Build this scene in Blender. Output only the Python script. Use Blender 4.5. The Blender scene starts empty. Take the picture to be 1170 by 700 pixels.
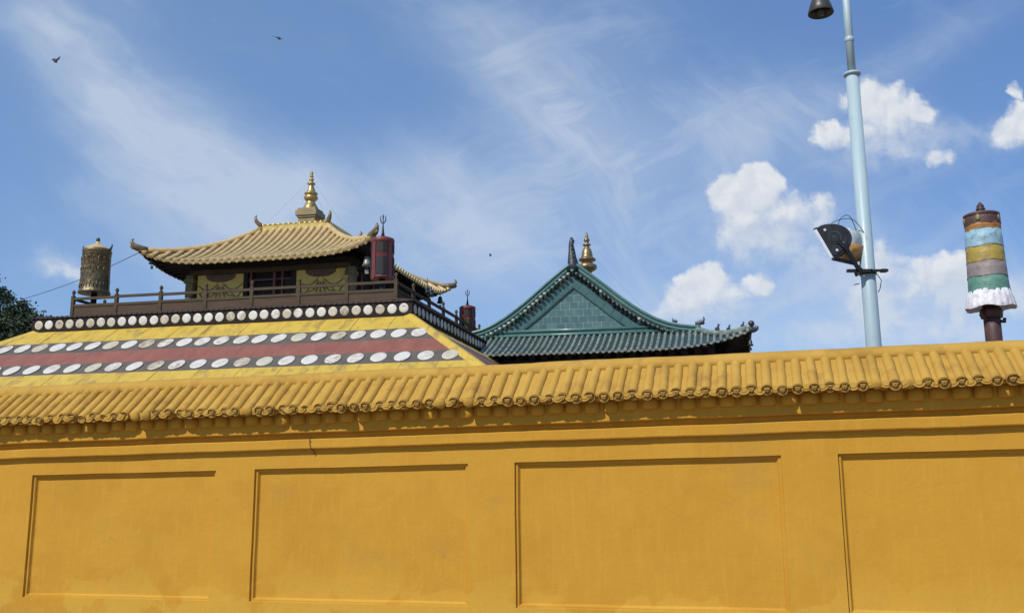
import bpy, bmesh, math, random
from mathutils import Vector, Matrix, noise
random.seed(7)
R = math.radians
sc = bpy.context.scene
col = sc.collection

# ------------------------------------------------------------------ camera
PITCH, ROLL = math.atan(1100/5676), R(.45)
fw = Vector((0, math.cos(PITCH), math.sin(PITCH)))
r0 = Vector((1, 0, 0)); u0 = Vector((0, -math.sin(PITCH), math.cos(PITCH)))
rv = math.cos(ROLL)*r0 - math.sin(ROLL)*u0
uv_ = math.sin(ROLL)*r0 + math.cos(ROLL)*u0
cd = bpy.data.cameras.new('camera'); cam = bpy.data.objects.new('camera', cd); col.objects.link(cam)
cd.sensor_width = 36; cd.lens = 36*1100/1170; cd.clip_start = .1; cd.clip_end = 5000
M3 = Matrix((rv, uv_, -fw)).transposed()
cam.rotation_euler = M3.to_euler(); cam.location = (0, 0, 1.6)
sc.camera = cam

# ------------------------------------------------------------------ sun, sky, exposure
SUN = Vector((-.66, -.86, 1.08)).normalized()
ELEV = math.asin(SUN.z)
AZ = math.atan2(SUN.x, SUN.y)                     # clockwise from +Y
ld = bpy.data.lights.new('sun', 'SUN'); ld.energy = 3.6; ld.angle = R(.53); ld.color = (1, .955, .88)
lo = bpy.data.objects.new('sun', ld); col.objects.link(lo)
lo.rotation_euler = SUN.to_track_quat('Z', 'Y').to_euler(); lo.location = (-20, -20, 40)
sc.view_settings.view_transform = 'Standard'; sc.view_settings.look = 'None'
sc.view_settings.gamma = 1; sc.view_settings.exposure = .18
sc.view_settings.use_curve_mapping = False

CUM = [(0.2659, 0.2955, 0.0377, 0.0302), (0.2403, 0.3114, 0.0208, 0.0208), (0.2978, 0.2913, 0.0434, 0.0226), (0.2681, 0.3329, 0.019, 0.0133), (0.3318, 0.293, 0.0226, 0.0151), (0.2498, 0.2761, 0.032, 0.0226), (0.287, 0.2699, 0.0375, 0.0169), (0.2053, 0.2073, 0.0297, 0.0204), (0.1805, 0.1924, 0.0241, 0.013), (0.2143, 0.2224, 0.0205, 0.0121), (0.2577, 0.2145, 0.0158, 0.0121), (0.227, 0.1958, 0.0278, 0.0167), (0.1617, 0.185, 0.0185, 0.0083), (0.3972, 0.2382, 0.0243, 0.0187), (0.4419, 0.2168, 0.0409, 0.0204), (0.472, 0.2204, 0.0316, 0.0223), (0.4172, 0.1999, 0.0463, 0.0222), (0.4862, 0.1946, 0.0278, 0.0185), (0.3856, 0.2096, 0.0186, 0.0167), (0.4051, 0.4186, 0.0328, 0.0231), (0.4447, 0.408, 0.0212, 0.0173), (0.3588, 0.3793, 0.023, 0.0134), (0.4093, 0.388, 0.0249, 0.0134), (0.4658, 0.3553, 0.0172, 0.0086), (0.551, 0.3848, 0.0307, 0.0144), (0.5698, 0.3988, 0.0211, 0.0173), (0.5563, 0.4338, 0.0077, 0.0097), (0.429, 0.388, 0.036, 0.022), (0.404, 0.392, 0.03, 0.02)]
SOFT = [(0.2869, 0.268, 0.0704, 0.0338, 0.85), (0.2078, 0.1827, 0.0785, 0.0203, 0.75), (0.4303, 0.1904, 0.1017, 0.0333, 0.9), (0.514, 0.1944, 0.0648, 0.0333, 0.6), (0.4179, 0.3758, 0.0574, 0.0325, 0.35), (0.4557, 0.3704, 0.044, 0.0249, 0.35), (0.3741, 0.3661, 0.0382, 0.0229, 0.35), (0.5476, 0.3797, 0.0479, 0.0172, 0.5), (-0.4827, 0.2424, 0.0243, 0.0112, 1.1), (-0.4663, 0.2356, 0.0243, 0.0075, 0.5), (0.3505, 0.2386, 0.0747, 0.028, 0.3), (0.3815, 0.158, 0.1471, 0.0147, 0.35)]
CIR = [(-0.5122, 0.5074, 0.0736, 0.0392, -45, 0.55), (-0.4388, 0.439, 0.0969, 0.0465, -42, 0.75), (-0.367, 0.3722, 0.0862, 0.0479, -42, 0.9), (-0.2976, 0.3198, 0.0901, 0.0398, -20, 0.9), (-0.2024, 0.3062, 0.104, 0.0426, 0, 0.8), (-0.1081, 0.3251, 0.0854, 0.0474, 10, 0.45), (-0.0229, 0.2754, 0.1222, 0.0423, 0, 0.6), (-0.1261, 0.2617, 0.1125, 0.0375, 0, 0.5),
       (0.0639, 0.3888, 0.0864, 0.0528, -50, 0.75), (0.0357, 0.4299, 0.0822, 0.0242, -45, 0.6), (0.1506, 0.3982, 0.1153, 0.0432, 15, 0.55), (0.2069, 0.3674, 0.1242, 0.0334, 12, 0.4), (0.1047, 0.4812, 0.0878, 0.0488, 60, 0.35), (0.0171, 0.5082, 0.1078, 0.0441, 0, 0.4), (0.1286, 0.3084, 0.1513, 0.052, 0, 0.5),
       (0.4761, 0.4885, 0.0927, 0.0156, 30, 0.35), (0.4249, 0.4597, 0.0583, 0.0155, 30, 0.3), (0.2857, 0.4073, 0.1059, 0.0241, 20, 0.3), (0.4747, 0.1712, 0.1843, 0.0369, 0, 0.55), (0.1067, 0.2024, 0.1391, 0.0556, 0, 0.4), (0.3299, 0.2101, 0.1114, 0.0557, 0, 0.4), (-0.327, 0.5271, 0.1575, 0.059, 0, 0.12), (-0.4069, 0.2543, 0.1874, 0.0843, 0, 0.15)]
SKY_STRENGTH = .14


class NT:
    """small shorthand for building node trees"""
    def __init__(s, tree): s.t = tree; s.n = tree.nodes; s.l = tree.links
    def add(s, typ, **kw):
        nd = s.n.new(typ)
        for k, v in kw.items(): setattr(nd, k, v)
        return nd
    def put(s, sock, v):
        if hasattr(v, 'is_output'): s.l.new(v, sock)
        else: sock.default_value = v
    def math(s, op, a, b=None, c=None, clamp=False):
        nd = s.add('ShaderNodeMath', operation=op, use_clamp=clamp)
        s.put(nd.inputs[0], a)
        if b is not None: s.put(nd.inputs[1], b)
        if c is not None: s.put(nd.inputs[2], c)
        return nd.outputs[0]
    def vmath(s, op, a, b=None):
        nd = s.add('ShaderNodeVectorMath', operation=op)
        s.put(nd.inputs[0], a)
        if b is not None: s.put(nd.inputs[1], b)
        return nd.outputs['Value'] if op in ('DOT_PRODUCT', 'LENGTH') else nd.outputs[0]
    def noise(s, vec, scale, detail=4, rough=.55, dist=0, col=False, flat=False):
        nd = s.add('ShaderNodeTexNoise')
        s.put(nd.inputs['Vector'], vec); nd.inputs['Scale'].default_value = scale
        nd.inputs['Detail'].default_value = detail; nd.noise_dimensions = '3D' if not flat else '2D'; nd.inputs['Roughness'].default_value = rough
        nd.inputs['Distortion'].default_value = dist
        return nd.outputs['Color' if col else 'Fac']
    def mapr(s, v, a, b, c=0, d=1, smooth=False):
        nd = s.add('ShaderNodeMapRange'); nd.clamp = True
        if smooth: nd.interpolation_type = 'SMOOTHSTEP'
        s.put(nd.inputs[0], v)
        for i, q in enumerate((a, b, c, d)): s.put(nd.inputs[1+i], q)
        return nd.outputs[0]
    def mix(s, f, a, b, blend='MIX'):
        nd = s.add('ShaderNodeMix', data_type='RGBA', blend_type=blend)
        s.put(nd.inputs[0], f)
        for i, q in ((6, a), (7, b)):
            s.put(nd.inputs[i], (*q, 1) if isinstance(q, tuple) and len(q) == 3 else q)
        return nd.outputs[2]
    def mapping(s, vec, loc=(0, 0, 0), rot=(0, 0, 0), scale=(1, 1, 1), typ='POINT'):
        nd = s.add('ShaderNodeMapping', vector_type=typ)
        s.put(nd.inputs[0], vec); nd.inputs[1].default_value = loc
        nd.inputs[2].default_value = rot; nd.inputs[3].default_value = scale
        return nd.outputs[0]


def build_world():
    w = bpy.data.worlds.new('World'); sc.world = w; w.use_nodes = True
    w.node_tree.nodes.clear(); t = NT(w.node_tree)
    sky = t.add('ShaderNodeTexSky', sky_type='NISHITA'); sky.sun_disc = False
    sky.sun_elevation = ELEV; sky.sun_rotation = AZ
    sky.air_density = 1.0; sky.dust_density = .5; sky.ozone_density = 3.2; sky.altitude = 1300
    def NZ(*a, **k): return t.noise(*a, flat=True, **k)
    w.cycles.sampling_method = 'MANUAL'; w.cycles.sample_map_resolution = 256
    d = t.add('ShaderNodeTexCoord').outputs['Generated']
    sp = t.add('ShaderNodeSeparateXYZ'); t.l.new(d, sp.inputs[0])
    yy = t.math('MAXIMUM', sp.outputs[1], .08)
    cb = t.add('ShaderNodeCombineXYZ')
    t.l.new(t.math('DIVIDE', sp.outputs[0], yy), cb.inputs[0])
    t.l.new(t.math('DIVIDE', sp.outputs[2], yy), cb.inputs[1])
    P = cb.outputs[0]
    front = t.mapr(sp.outputs[1], .1, .3)
    # --- heaped clouds: crisp heads over soft bases
    wob = t.vmath('SUBTRACT', NZ(P, 26, 4, .55, col=True), (.5, .5, .5))
    nd = t.add('ShaderNodeVectorMath', operation='SCALE'); t.l.new(wob, nd.inputs[0]); nd.inputs['Scale'].default_value = .03
    Pw = t.vmath('ADD', P, nd.outputs[0])
    field = None
    for (u, v, a, b) in CUM:
        q = t.mapping(Pw, (u, v, 0), (0, 0, 0), (a*1.2, b*1.2, 1), 'TEXTURE')
        dd = t.math('SUBTRACT', 1, t.vmath('DOT_PRODUCT', q, q))
        field = dd if field is None else t.math('SMOOTH_MAX', field, dd, .3)
    def puff(vec):
        vo = t.add('ShaderNodeTexVoronoi', feature='F1'); t.l.new(vec, vo.inputs['Vector']); vo.voronoi_dimensions = '2D'
        vo.inputs['Scale'].default_value = 34
        return t.math('ADD', t.math('MULTIPLY', vo.outputs['Distance'], -.30), NZ(vec, 14, 8, .62))
    n1 = puff(Pw); n2 = puff(t.vmath('ADD', Pw, (-.006, .009, 0)))
    soft = None
    for (u, v, a, b, wt) in SOFT:
        q = t.mapping(Pw, (u, v, 0), (0, 0, 0), (a, b, 1), 'TEXTURE')
        g = t.math('MULTIPLY', t.math('EXPONENT', t.math('MULTIPLY', t.vmath('DOT_PRODUCT', q, q), -1)), wt)
        soft = g if soft is None else t.math('ADD', soft, g)
    dens = t.math('ADD', t.mapr(field, -1.3, .9, -.85, .7), t.math('MULTIPLY', t.math('SUBTRACT', n1, .285), 2.1))
    dens = t.math('SUBTRACT', dens, t.math('MULTIPLY', soft, .22))
    ca = t.mapr(t.math('DIVIDE', dens, t.math('MULTIPLY_ADD', soft, .9, .68)), -.06, 1.0, 0, .93, True)
    sa = t.math('MULTIPLY', soft, t.mapr(NZ(P, 20, 8, .58), .36, .66, .25, 1.0, True))
    sa = t.math('MINIMUM', sa, .8)
    lit = t.math('MULTIPLY_ADD', t.math('SUBTRACT', n1, n2), 2.2, .66)
    lit = t.math('SUBTRACT', lit, t.math('MULTIPLY', soft, .45), clamp=True)
    ccol = t.mix(lit, (3.7, 4.1, 4.7), (5.15, 5.28, 5.42))
    # --- thin streaky veil
    veil = None
    for (u, v, a, b, rt, wt) in CIR:
        q = t.mapping(P, (u, v, 0), (0, 0, R(rt)), (a*1.25, b*1.25, 1), 'TEXTURE')
        g = t.math('MULTIPLY', t.math('EXPONENT', t.math('MULTIPLY', t.vmath('DOT_PRODUCT', q, q), -1)), wt)
        veil = g if veil is None else t.math('ADD', veil, g)
    w2 = t.vmath('SUBTRACT', NZ(P, 3.5, 3, .55, col=True), (.5, .5, .5))
    nd = t.add('ShaderNodeVectorMath', operation='SCALE'); t.l.new(w2, nd.inputs[0]); nd.inputs['Scale'].default_value = .10
    Ps = t.vmath('ADD', P, nd.outputs[0])
    s1 = NZ(t.mapping(Ps, rot=(0, 0, R(-36)), scale=(1/3, 1/14, 1), typ='TEXTURE'), 1, 9, .62)
    s2 = NZ(t.mapping(Ps, rot=(0, 0, R(24)), scale=(1/4, 1/22, 1), typ='TEXTURE'), 1.2, 9, .62)
    s3 = NZ(t.mapping(Ps, rot=(0, 0, R(-48)), scale=(1/4, 1/20, 1), typ='TEXTURE'), 1, 9, .62)
    sft = NZ(Ps, 5, 8, .6)
    lr = t.mapr(sp.outputs[0], -.25, .12, 0, 1, True)
    fan = t.math('MAXIMUM', s2, s3)
    st = t.math('ADD', t.math('MULTIPLY', s1, t.math('SUBTRACT', 1, lr)), t.math('MULTIPLY', t.math('MULTIPLY_ADD', fan, 1, -.06), lr))
    st = t.math('ADD', t.math('MULTIPLY', st, .6), t.math('MULTIPLY', sft, .5))
    va = t.math('MULTIPLY', veil, t.mapr(st, .44, .72, .30, 1.0))
    va = t.math('ADD', va, t.mapr(st, .58, .85, 0, .22))
    va = t.math('MULTIPLY', va, .90, clamp=True)
    va = t.math('DIVIDE', va, t.math('MULTIPLY_ADD', va, .55, 1))
    skyc = t.mix(.55, sky.outputs[0], t.mix(t.mapr(t.math('SUBTRACT', sp.outputs[0], t.math('MULTIPLY', sp.outputs[2], -.5)), -.2, .75), (.98, 1.95, 3.8), (.62, 1.42, 3.4)))
    c1 = t.mix(t.math('MULTIPLY', va, front), skyc, (3.95, 4.45, 5.1))
    c1 = t.mix(t.math('MULTIPLY', sa, front), c1, (4.05, 4.45, 5.0))
    c2 = t.mix(t.math('MULTIPLY', ca, front), c1, ccol)
    bg = t.add('ShaderNodeBackground'); t.l.new(c2, bg.inputs[0]); bg.inputs[1].default_value = SKY_STRENGTH
    out = t.add('ShaderNodeOutputWorld'); t.l.new(bg.outputs[0], out.inputs[0])
build_world()


# ------------------------------------------------------------------ materials
def mat(name, c1, c2=None, scale=3.0, rough=.7, metal=0., bump=0., bscale=40., stain=None, stain_amt=(.55, .75), stain_scale=1.2,
        stretch=(1, 1, 1), spec=.5, rnd=0.):
    m = bpy.data.materials.new(name); m.use_nodes = True
    t = NT(m.node_tree); b = m.node_tree.nodes['Principled BSDF']
    tc = t.add('ShaderNodeTexCoord').outputs['Object']
    v = t.mapping(tc, scale=stretch)
    if rnd:
        oi = t.add('ShaderNodeObjectInfo').outputs['Random']
        v = t.vmath('ADD', v, t.vmath('MULTIPLY', t.add('ShaderNodeObjectInfo').outputs['Location'], (1.7, 2.3, 1.1)))
    c2 = c2 or tuple(x*.8 for x in c1)
    c = t.mix(t.mapr(t.noise(v, scale, 6, .6), .35, .68), c1, c2)
    if stain:
        f = t.mapr(t.noise(t.vmath('ADD', v, (7.3, 1.1, 4.2)), stain_scale, 8, .65, .3), *stain_amt)
        if rnd: f = t.math('MULTIPLY', f, t.mapr(oi, .25, 1, .1, 1.0))
        c = t.mix(f, c, stain)
    t.put(b.inputs['Base Color'], c); b.inputs['Metallic'].default_value = metal
    b.inputs['Specular IOR Level'].default_value = spec
    t.put(b.inputs['Roughness'], t.mapr(t.noise(v, scale*2.3, 4, .6), .3, .7, max(.05, rough-.1), min(1, rough+.1)))
    if bump:
        bp = t.add('ShaderNodeBump'); bp.inputs['Strength'].default_value = 1; bp.inputs['Distance'].default_value = bump
        t.l.new(t.noise(tc, bscale, 6, .6), bp.inputs['Height']); t.l.new(bp.outputs[0], b.inputs['Normal'])
    return m


def mat_stucco():
    m = bpy.data.materials.new('ochre_limewash'); m.use_nodes = True
    t = NT(m.node_tree); b = m.node_tree.nodes['Principled BSDF']
    tc = t.add('ShaderNodeTexCoord').outputs['Object']
    c = t.mix(t.mapr(t.noise(tc, 1.1, 8, .62), .33, .68), (.50, .262, .028), (.455, .234, .025))
    # brushed streaks, paler touch-ups, faint grey damp marks
    brush = t.noise(t.mapping(tc, scale=(9, 9, 1.2)), 2.2, 6, .6)
    c = t.mix(t.mapr(brush, .5, .8, 0, .28), c, (.64, .345, .045))
    hatch = t.noise(t.mapping(tc, rot=(0, R(35), 0), scale=(2, 9, 16)), 1.4, 5, .6)
    c = t.mix(t.mapr(hatch, .52, .75, 0, .30), c, (.47, .225, .022))
    sp = t.add('ShaderNodeSeparateXYZ'); t.l.new(tc, sp.inputs[0])
    pn = t.noise(t.mapping(tc, loc=(3.1, 0, .4), scale=(1, 1, 1.5)), .9, 5, .55, .4)
    low = t.mapr(sp.outputs[2], .45, .95, 1, 0)
    pf = t.math('MULTIPLY', t.mapr(t.math('MULTIPLY_ADD', low, .16, pn), .585, .61), low)
    c = t.mix(t.math('MULTIPLY', pf, .5), c, (.56, .34, .05))
    gn = t.noise(t.vmath('ADD', tc, (5.2, 9.1, 3.3)), 1.25, 7, .6, .5)
    c = t.mix(t.mapr(gn, .58, .76, 0, .42), c, (.36, .21, .06))
    drip = t.noise(t.mapping(tc, scale=(7, 7, .35)), 1.6, 6, .65)
    hi = t.mapr(sp.outputs[2], 1.2, 2.1, 0, 1)
    c = t.mix(t.math('MULTIPLY', t.mapr(drip, .58, .78, 0, .4), hi), c, (.36, .17, .022))
    speck = t.noise(tc, 34, 3, .6)
    c = t.mix(t.mapr(speck, .7, .76, 0, .35), c, (.68, .42, .10))
    rp = t.noise(t.mapping(tc, loc=(11, 0, 2), scale=(.9, 1, 1.3)), .8, 3, .5, .3)
    c = t.mix(t.math('MULTIPLY', t.mapr(rp, .555, .585, 0, 1), .22), c, (.535, .305, .04))
    rn = t.noise(t.mapping(tc, scale=(14, 14, .5)), 1.2, 5, .6)
    c = t.mix(t.math('MULTIPLY', t.mapr(rn, .62, .74, 0, .42), t.mapr(sp.outputs[2], .3, 2.2, .1, 1)), c, (.60, .37, .075))
    cr = t.add('ShaderNodeTexVoronoi', feature='DISTANCE_TO_EDGE'); cr.inputs['Scale'].default_value = .55
    t.l.new(t.vmath('ADD', tc, t.vmath('MULTIPLY', t.noise(tc, 3.2, 5, .6, col=True), (.5, .5, .5))), cr.inputs['Vector'])
    crk = t.math('MULTIPLY', t.mapr(cr.outputs['Distance'], 0, .0035, 1, 0), t.mapr(t.noise(tc, 1.7, 2), .54, .64, 0, .22))
    c = t.mix(crk, c, (.20, .10, .02))
    t.put(b.inputs['Base Color'], c); b.inputs['Roughness'].default_value = .88
    b.inputs['Specular IOR Level'].default_value = .25
    bp = t.add('ShaderNodeBump'); bp.inputs['Distance'].default_value = .006
    hgt = t.math('ADD', t.math('MULTIPLY', t.noise(tc, 5, 5, .6), 1.3), t.math('ADD', t.math('MULTIPLY', t.noise(tc, 60, 6, .65), .35), t.math('MULTIPLY', pf, .15)))
    t.l.new(hgt, bp.inputs['Height']); t.l.new(bp.outputs[0], b.inputs['Normal'])
    return m


def mat_brick(name, c1, c2, mortar, sx, sz, msize=.02, rough=.3):
    m = bpy.data.materials.new(name); m.use_nodes = True
    t = NT(m.node_tree); b = m.node_tree.nodes['Principled BSDF']
    tc = t.add('ShaderNodeTexCoord').outputs['Object']
    v = t.mapping(tc, rot=(R(-90), 0, 0))
    br = t.add('ShaderNodeTexBrick'); t.l.new(v, br.inputs['Vector'])
    br.inputs['Scale'].default_value = 1; br.inputs['Brick Width'].default_value = sx; br.inputs['Row Height'].default_value = sz
    br.inputs['Mortar Size'].default_value = msize; br.inputs['Mortar Smooth'].default_value = .1; br.inputs['Bias'].default_value = 0
    br.inputs['Color1'].default_value = (*c1, 1); br.inputs['Color2'].default_value = (*c2, 1); br.inputs['Mortar'].default_value = (*mortar, 1)
    c = t.mix(t.mapr(t.noise(tc, 2.5, 6, .6), .4, .7, 0, .55), br.outputs['Color'], tuple(x*.55 for x in c2))
    c = t.mix(t.mapr(t.noise(tc, 1.3, 8, .65), .52, .72, 0, .5), c, (.17, .22, .20))
    t.put(b.inputs['Base Color'], c); b.inputs['Roughness'].default_value = rough
    bp = t.add('ShaderNodeBump'); bp.inputs['Distance'].default_value = .012; bp.invert = True
    t.l.new(br.outputs['Fac'], bp.inputs['Height']); t.l.new(bp.outputs[0], b.inputs['Normal'])
    return m


M = {}
M['stucco'] = mat_stucco()
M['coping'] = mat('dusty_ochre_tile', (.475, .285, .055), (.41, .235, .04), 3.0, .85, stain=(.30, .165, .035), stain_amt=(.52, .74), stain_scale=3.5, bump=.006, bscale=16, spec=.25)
M['grime'] = mat('grimy_moulded_ochre', (.42, .242, .045), (.29, .165, .035), 14, .9, bump=.01, bscale=45)
M['ground'] = mat('paving', (.30, .235, .17), (.24, .185, .135), .8, .9, bump=.004, bscale=8)
M['yellow'] = mat('yellow_painted_metal', (.56, .39, .055), (.50, .33, .04), 1.1, .55, stain=(.22, .15, .055), stain_amt=(.50, .74), stain_scale=2.0, stretch=(1.6, .6, .6), bump=.003, bscale=6)
M['redband'] = mat('faded_red_paint', (.26, .092, .060), (.20, .070, .047), 1.5, .6, stain=(.26, .14, .11), stain_amt=(.58, .8), stretch=(2, .7, .7))
M['greyband'] = mat('weathered_grey_paint', (.115, .098, .075), (.08, .068, .052), 2, .6, stain=(.12, .10, .085), stain_amt=(.6, .8))
M['disc'] = mat('white_enamel', (.62, .60, .55), (.56, .54, .47), 3, .45, stain=(.30, .17, .075), stain_amt=(.47, .66), stain_scale=4.2, rnd=1)
M['disc_dull'] = mat('white_enamel_weathered', (.55, .51, .40), (.44, .40, .29), 5, .5, stain=(.22, .14, .075), stain_amt=(.42, .64), stain_scale=5.5, rnd=1)
M['discline'] = mat('disc_edging', (.44, .30, .05), (.36, .24, .045), 6, .6)
M['frieze'] = mat('black_brown_lacquer', (.02, .013, .012), (.013, .009, .009), 2, .75, spec=.25, bump=.004, bscale=7)
M['bronze'] = mat('aged_gilt_bronze', (.34, .245, .115), (.22, .155, .075), 5, .36, metal=.6, stain=(.10, .07, .04), stain_amt=(.52, .68), stain_scale=4, bump=.012, bscale=9)
M['wood'] = mat('weathered_brown_wood', (.098, .072, .045), (.06, .045, .03), 3, .85, spec=.2, stretch=(.6, 2, 5), bump=.004, bscale=18)
M['woodpanel'] = mat('brown_board', (.10, .068, .044), (.07, .048, .033), 2, .85, spec=.2, stretch=(.5, 2, 6), stain=(.11, .07, .05), stain_amt=(.55, .8))
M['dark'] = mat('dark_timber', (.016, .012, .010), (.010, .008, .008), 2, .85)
M['concrete'] = mat('pale_terrace_screed', (.40, .36, .30), (.31, .28, .23), 1.2, .9)
M['redtile'] = mat('dull_red_tile', (.055, .032, .028), (.04, .025, .024), 5, .7)
M['goldtile'] = mat('gold_roof_tile', (.63, .465, .215), (.51, .37, .16), 2.2, .45, stain=(.26, .17, .075), stain_amt=(.56, .78), stain_scale=3, metal=.15, bump=.004, bscale=9)
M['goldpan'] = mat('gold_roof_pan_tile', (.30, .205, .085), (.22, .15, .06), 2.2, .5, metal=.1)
M['gold'] = mat('gilded_metal', (.50, .37, .14), (.36, .26, .095), 5, .36, metal=.6, stain=(.16, .12, .05), stain_amt=(.55, .7), stain_scale=5, bump=.012, bscale=9)
M['goldtrim'] = mat('bright_gilded_trim', (.66, .47, .14), (.5, .35, .1), 4, .34, metal=.6)
M['goldblock'] = mat('gilded_block', (.27, .205, .10), (.19, .145, .07), 3, .55, metal=.2)
M['goldorn'] = mat('tarnished_gilding', (.26, .19, .09), (.13, .10, .055), 6, .5, metal=.3, bump=.02, bscale=9)
M['drum'] = mat('embossed_brass', (.20, .155, .075), (.105, .083, .042), 3.2, .42, metal=.55, stain=(.06, .05, .04), stain_amt=(.5, .68), stain_scale=2.6, bump=.05, bscale=4.5)
M['greenpaint'] = mat('yellow_green_cloth', (.62, .48, .14), (.52, .40, .11), 3, .8, bump=.01, bscale=5)
M['swag'] = mat('olive_brown_swag', (.27, .205, .06), (.20, .15, .05), 4, .8)
M['valance'] = mat('brown_valance', (.14, .085, .05), (.09, .055, .04), 4, .8)
M['postgold'] = mat('olive_gilt_post', (.17, .145, .055), (.11, .09, .04), 5, .7, stain=(.06, .035, .03), stain_amt=(.5, .7))
M['redwood'] = mat('dark_red_lacquer', (.115, .03, .028), (.075, .022, .022), 4, .5)
M['bannerred'] = mat('banner_red_metal', (.17, .036, .032), (.115, .027, .026), 4, .42, bump=.006, bscale=7)
M['bannerdark'] = mat('banner_dark_cloth', (.012, .013, .012), (.008, .008, .008), 5, .7, stretch=(8, 8, 1))
M['iron'] = mat('black_iron', (.02, .022, .024), (.014, .014, .016), 6, .5, metal=.3)
M['bell'] = mat('dark_bronze', (.06, .06, .058), (.035, .036, .036), 6, .5, metal=.5)
M['bellpale'] = mat('pale_bronze', (.26, .26, .24), (.16, .16, .15), 6, .5, metal=.3)
M['gtile'] = mat('green_glazed_tile', (.16, .21, .19), (.09, .135, .125), 2.6, .33, stain=(.34, .35, .30), stain_amt=(.47, .72), stain_scale=3.2, bump=.006, bscale=8)
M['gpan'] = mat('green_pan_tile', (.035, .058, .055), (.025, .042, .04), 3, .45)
M['gridge'] = mat('green_glazed_ridge', (.098, .205, .182), (.07, .152, .138), 2, .28, stain=(.16, .22, .2), stain_amt=(.56, .78), stain_scale=2)
M['gboard'] = mat('green_glazed_board', (.058, .130, .126), (.042, .098, .097), 1.6, .3, bump=.004, bscale=5)
M['gtip'] = mat('pale_worn_lit_glaze', (.32, .35, .31), (.2, .24, .22), 5, .4)  # worn pale tile ends; also highlights coloured into the left verge
M['gtipdark'] = mat('dark_shaded_glaze', (.055, .075, .07), (.035, .05, .048), 5, .4)  # darker glaze, carries the verge's shade in its colour
M['gbrick'] = mat_brick('green_glazed_brick', (.050, .118, .124), (.088, .172, .170), (.23, .32, .30), .46, .36, .016)
M['beast'] = mat('dark_slate_glaze', (.035, .045, .055), (.022, .028, .036), 7, .35, bump=.02, bscale=12)
M['pole'] = mat('pale_blue_paint', (.37, .475, .51), (.325, .43, .47), 1.6, .45, stain=(.20, .17, .14), stain_amt=(.60, .78), stain_scale=3.4, stretch=(3, 3, .7), bump=.001, bscale=30)
M['white'] = mat('white_painted_housing', (.62, .68, .66), (.5, .56, .54), 4, .4, stain=(.22, .2, .1), stain_amt=(.55, .75), stain_scale=6)
M['orange'] = mat('orange_paint', (.52, .25, .045), (.4, .2, .06), 5, .5)
M['black'] = mat('black_plastic', (.014, .015, .016), (.03, .03, .03), 8, .42)
M['grille'] = mat('dark_grey_cover', (.045, .05, .05), (.03, .034, .034), 14, .5)
M['lens'] = mat('pale_lens', (.75, .76, .78), (.6, .62, .66), 5, .12, spec=.8)
M['shade'] = mat('dark_enamel_shade', (.075, .07, .06), (.045, .042, .04), 6, .4, metal=.3)
M['rust'] = mat('rusty_maroon_metal', (.085, .034, .032), (.05, .024, .024), 6, .6, stain=(.16, .08, .05), stain_amt=(.55, .75), stain_scale=7, bump=.006, bscale=22)
def band(n, a, stain): return mat(n, a, tuple(x*.82 for x in a), 5, .55, stain=stain, stain_amt=(.5, .68), stain_scale=9, bump=.012, bscale=16)
M['b_brown'] = band('banner_dark_brown', (.085, .042, .03), (.05, .03, .025))
M['b_orange'] = band('banner_orange_brown', (.34, .15, .03), (.16, .07, .03))
M['b_blue'] = band('banner_pale_blue', (.27, .44, .52), (.13, .19, .21))
M['b_yellow'] = band('banner_mustard', (.36, .26, .045), (.20, .14, .04))
M['b_mauve'] = band('banner_grey_mauve', (.25, .205, .19), (.15, .125, .115))
M['b_green'] = band('banner_sea_green', (.105, .25, .19), (.06, .14, .11))
M['b_white'] = band('banner_silver_white', (.72, .70, .72), (.36, .33, .38))
M['plaster'] = mat('red_plaster', (.3, .1, .06), (.24, .08, .05), 1, .85)
M['bark'] = mat('bark', (.06, .045, .035), (.035, .027, .02), 6, .9, stretch=(3, 3, .6))
M['leaf'] = mat('foliage', (.036, .062, .02), (.02, .036, .014), .9, .6)
M['bird'] = mat('dark_plumage', (.02, .02, .024), (.035, .035, .045), 6, .7)
M['wire'] = mat('wire', (.03, .03, .03), None, 3, .6)


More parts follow.
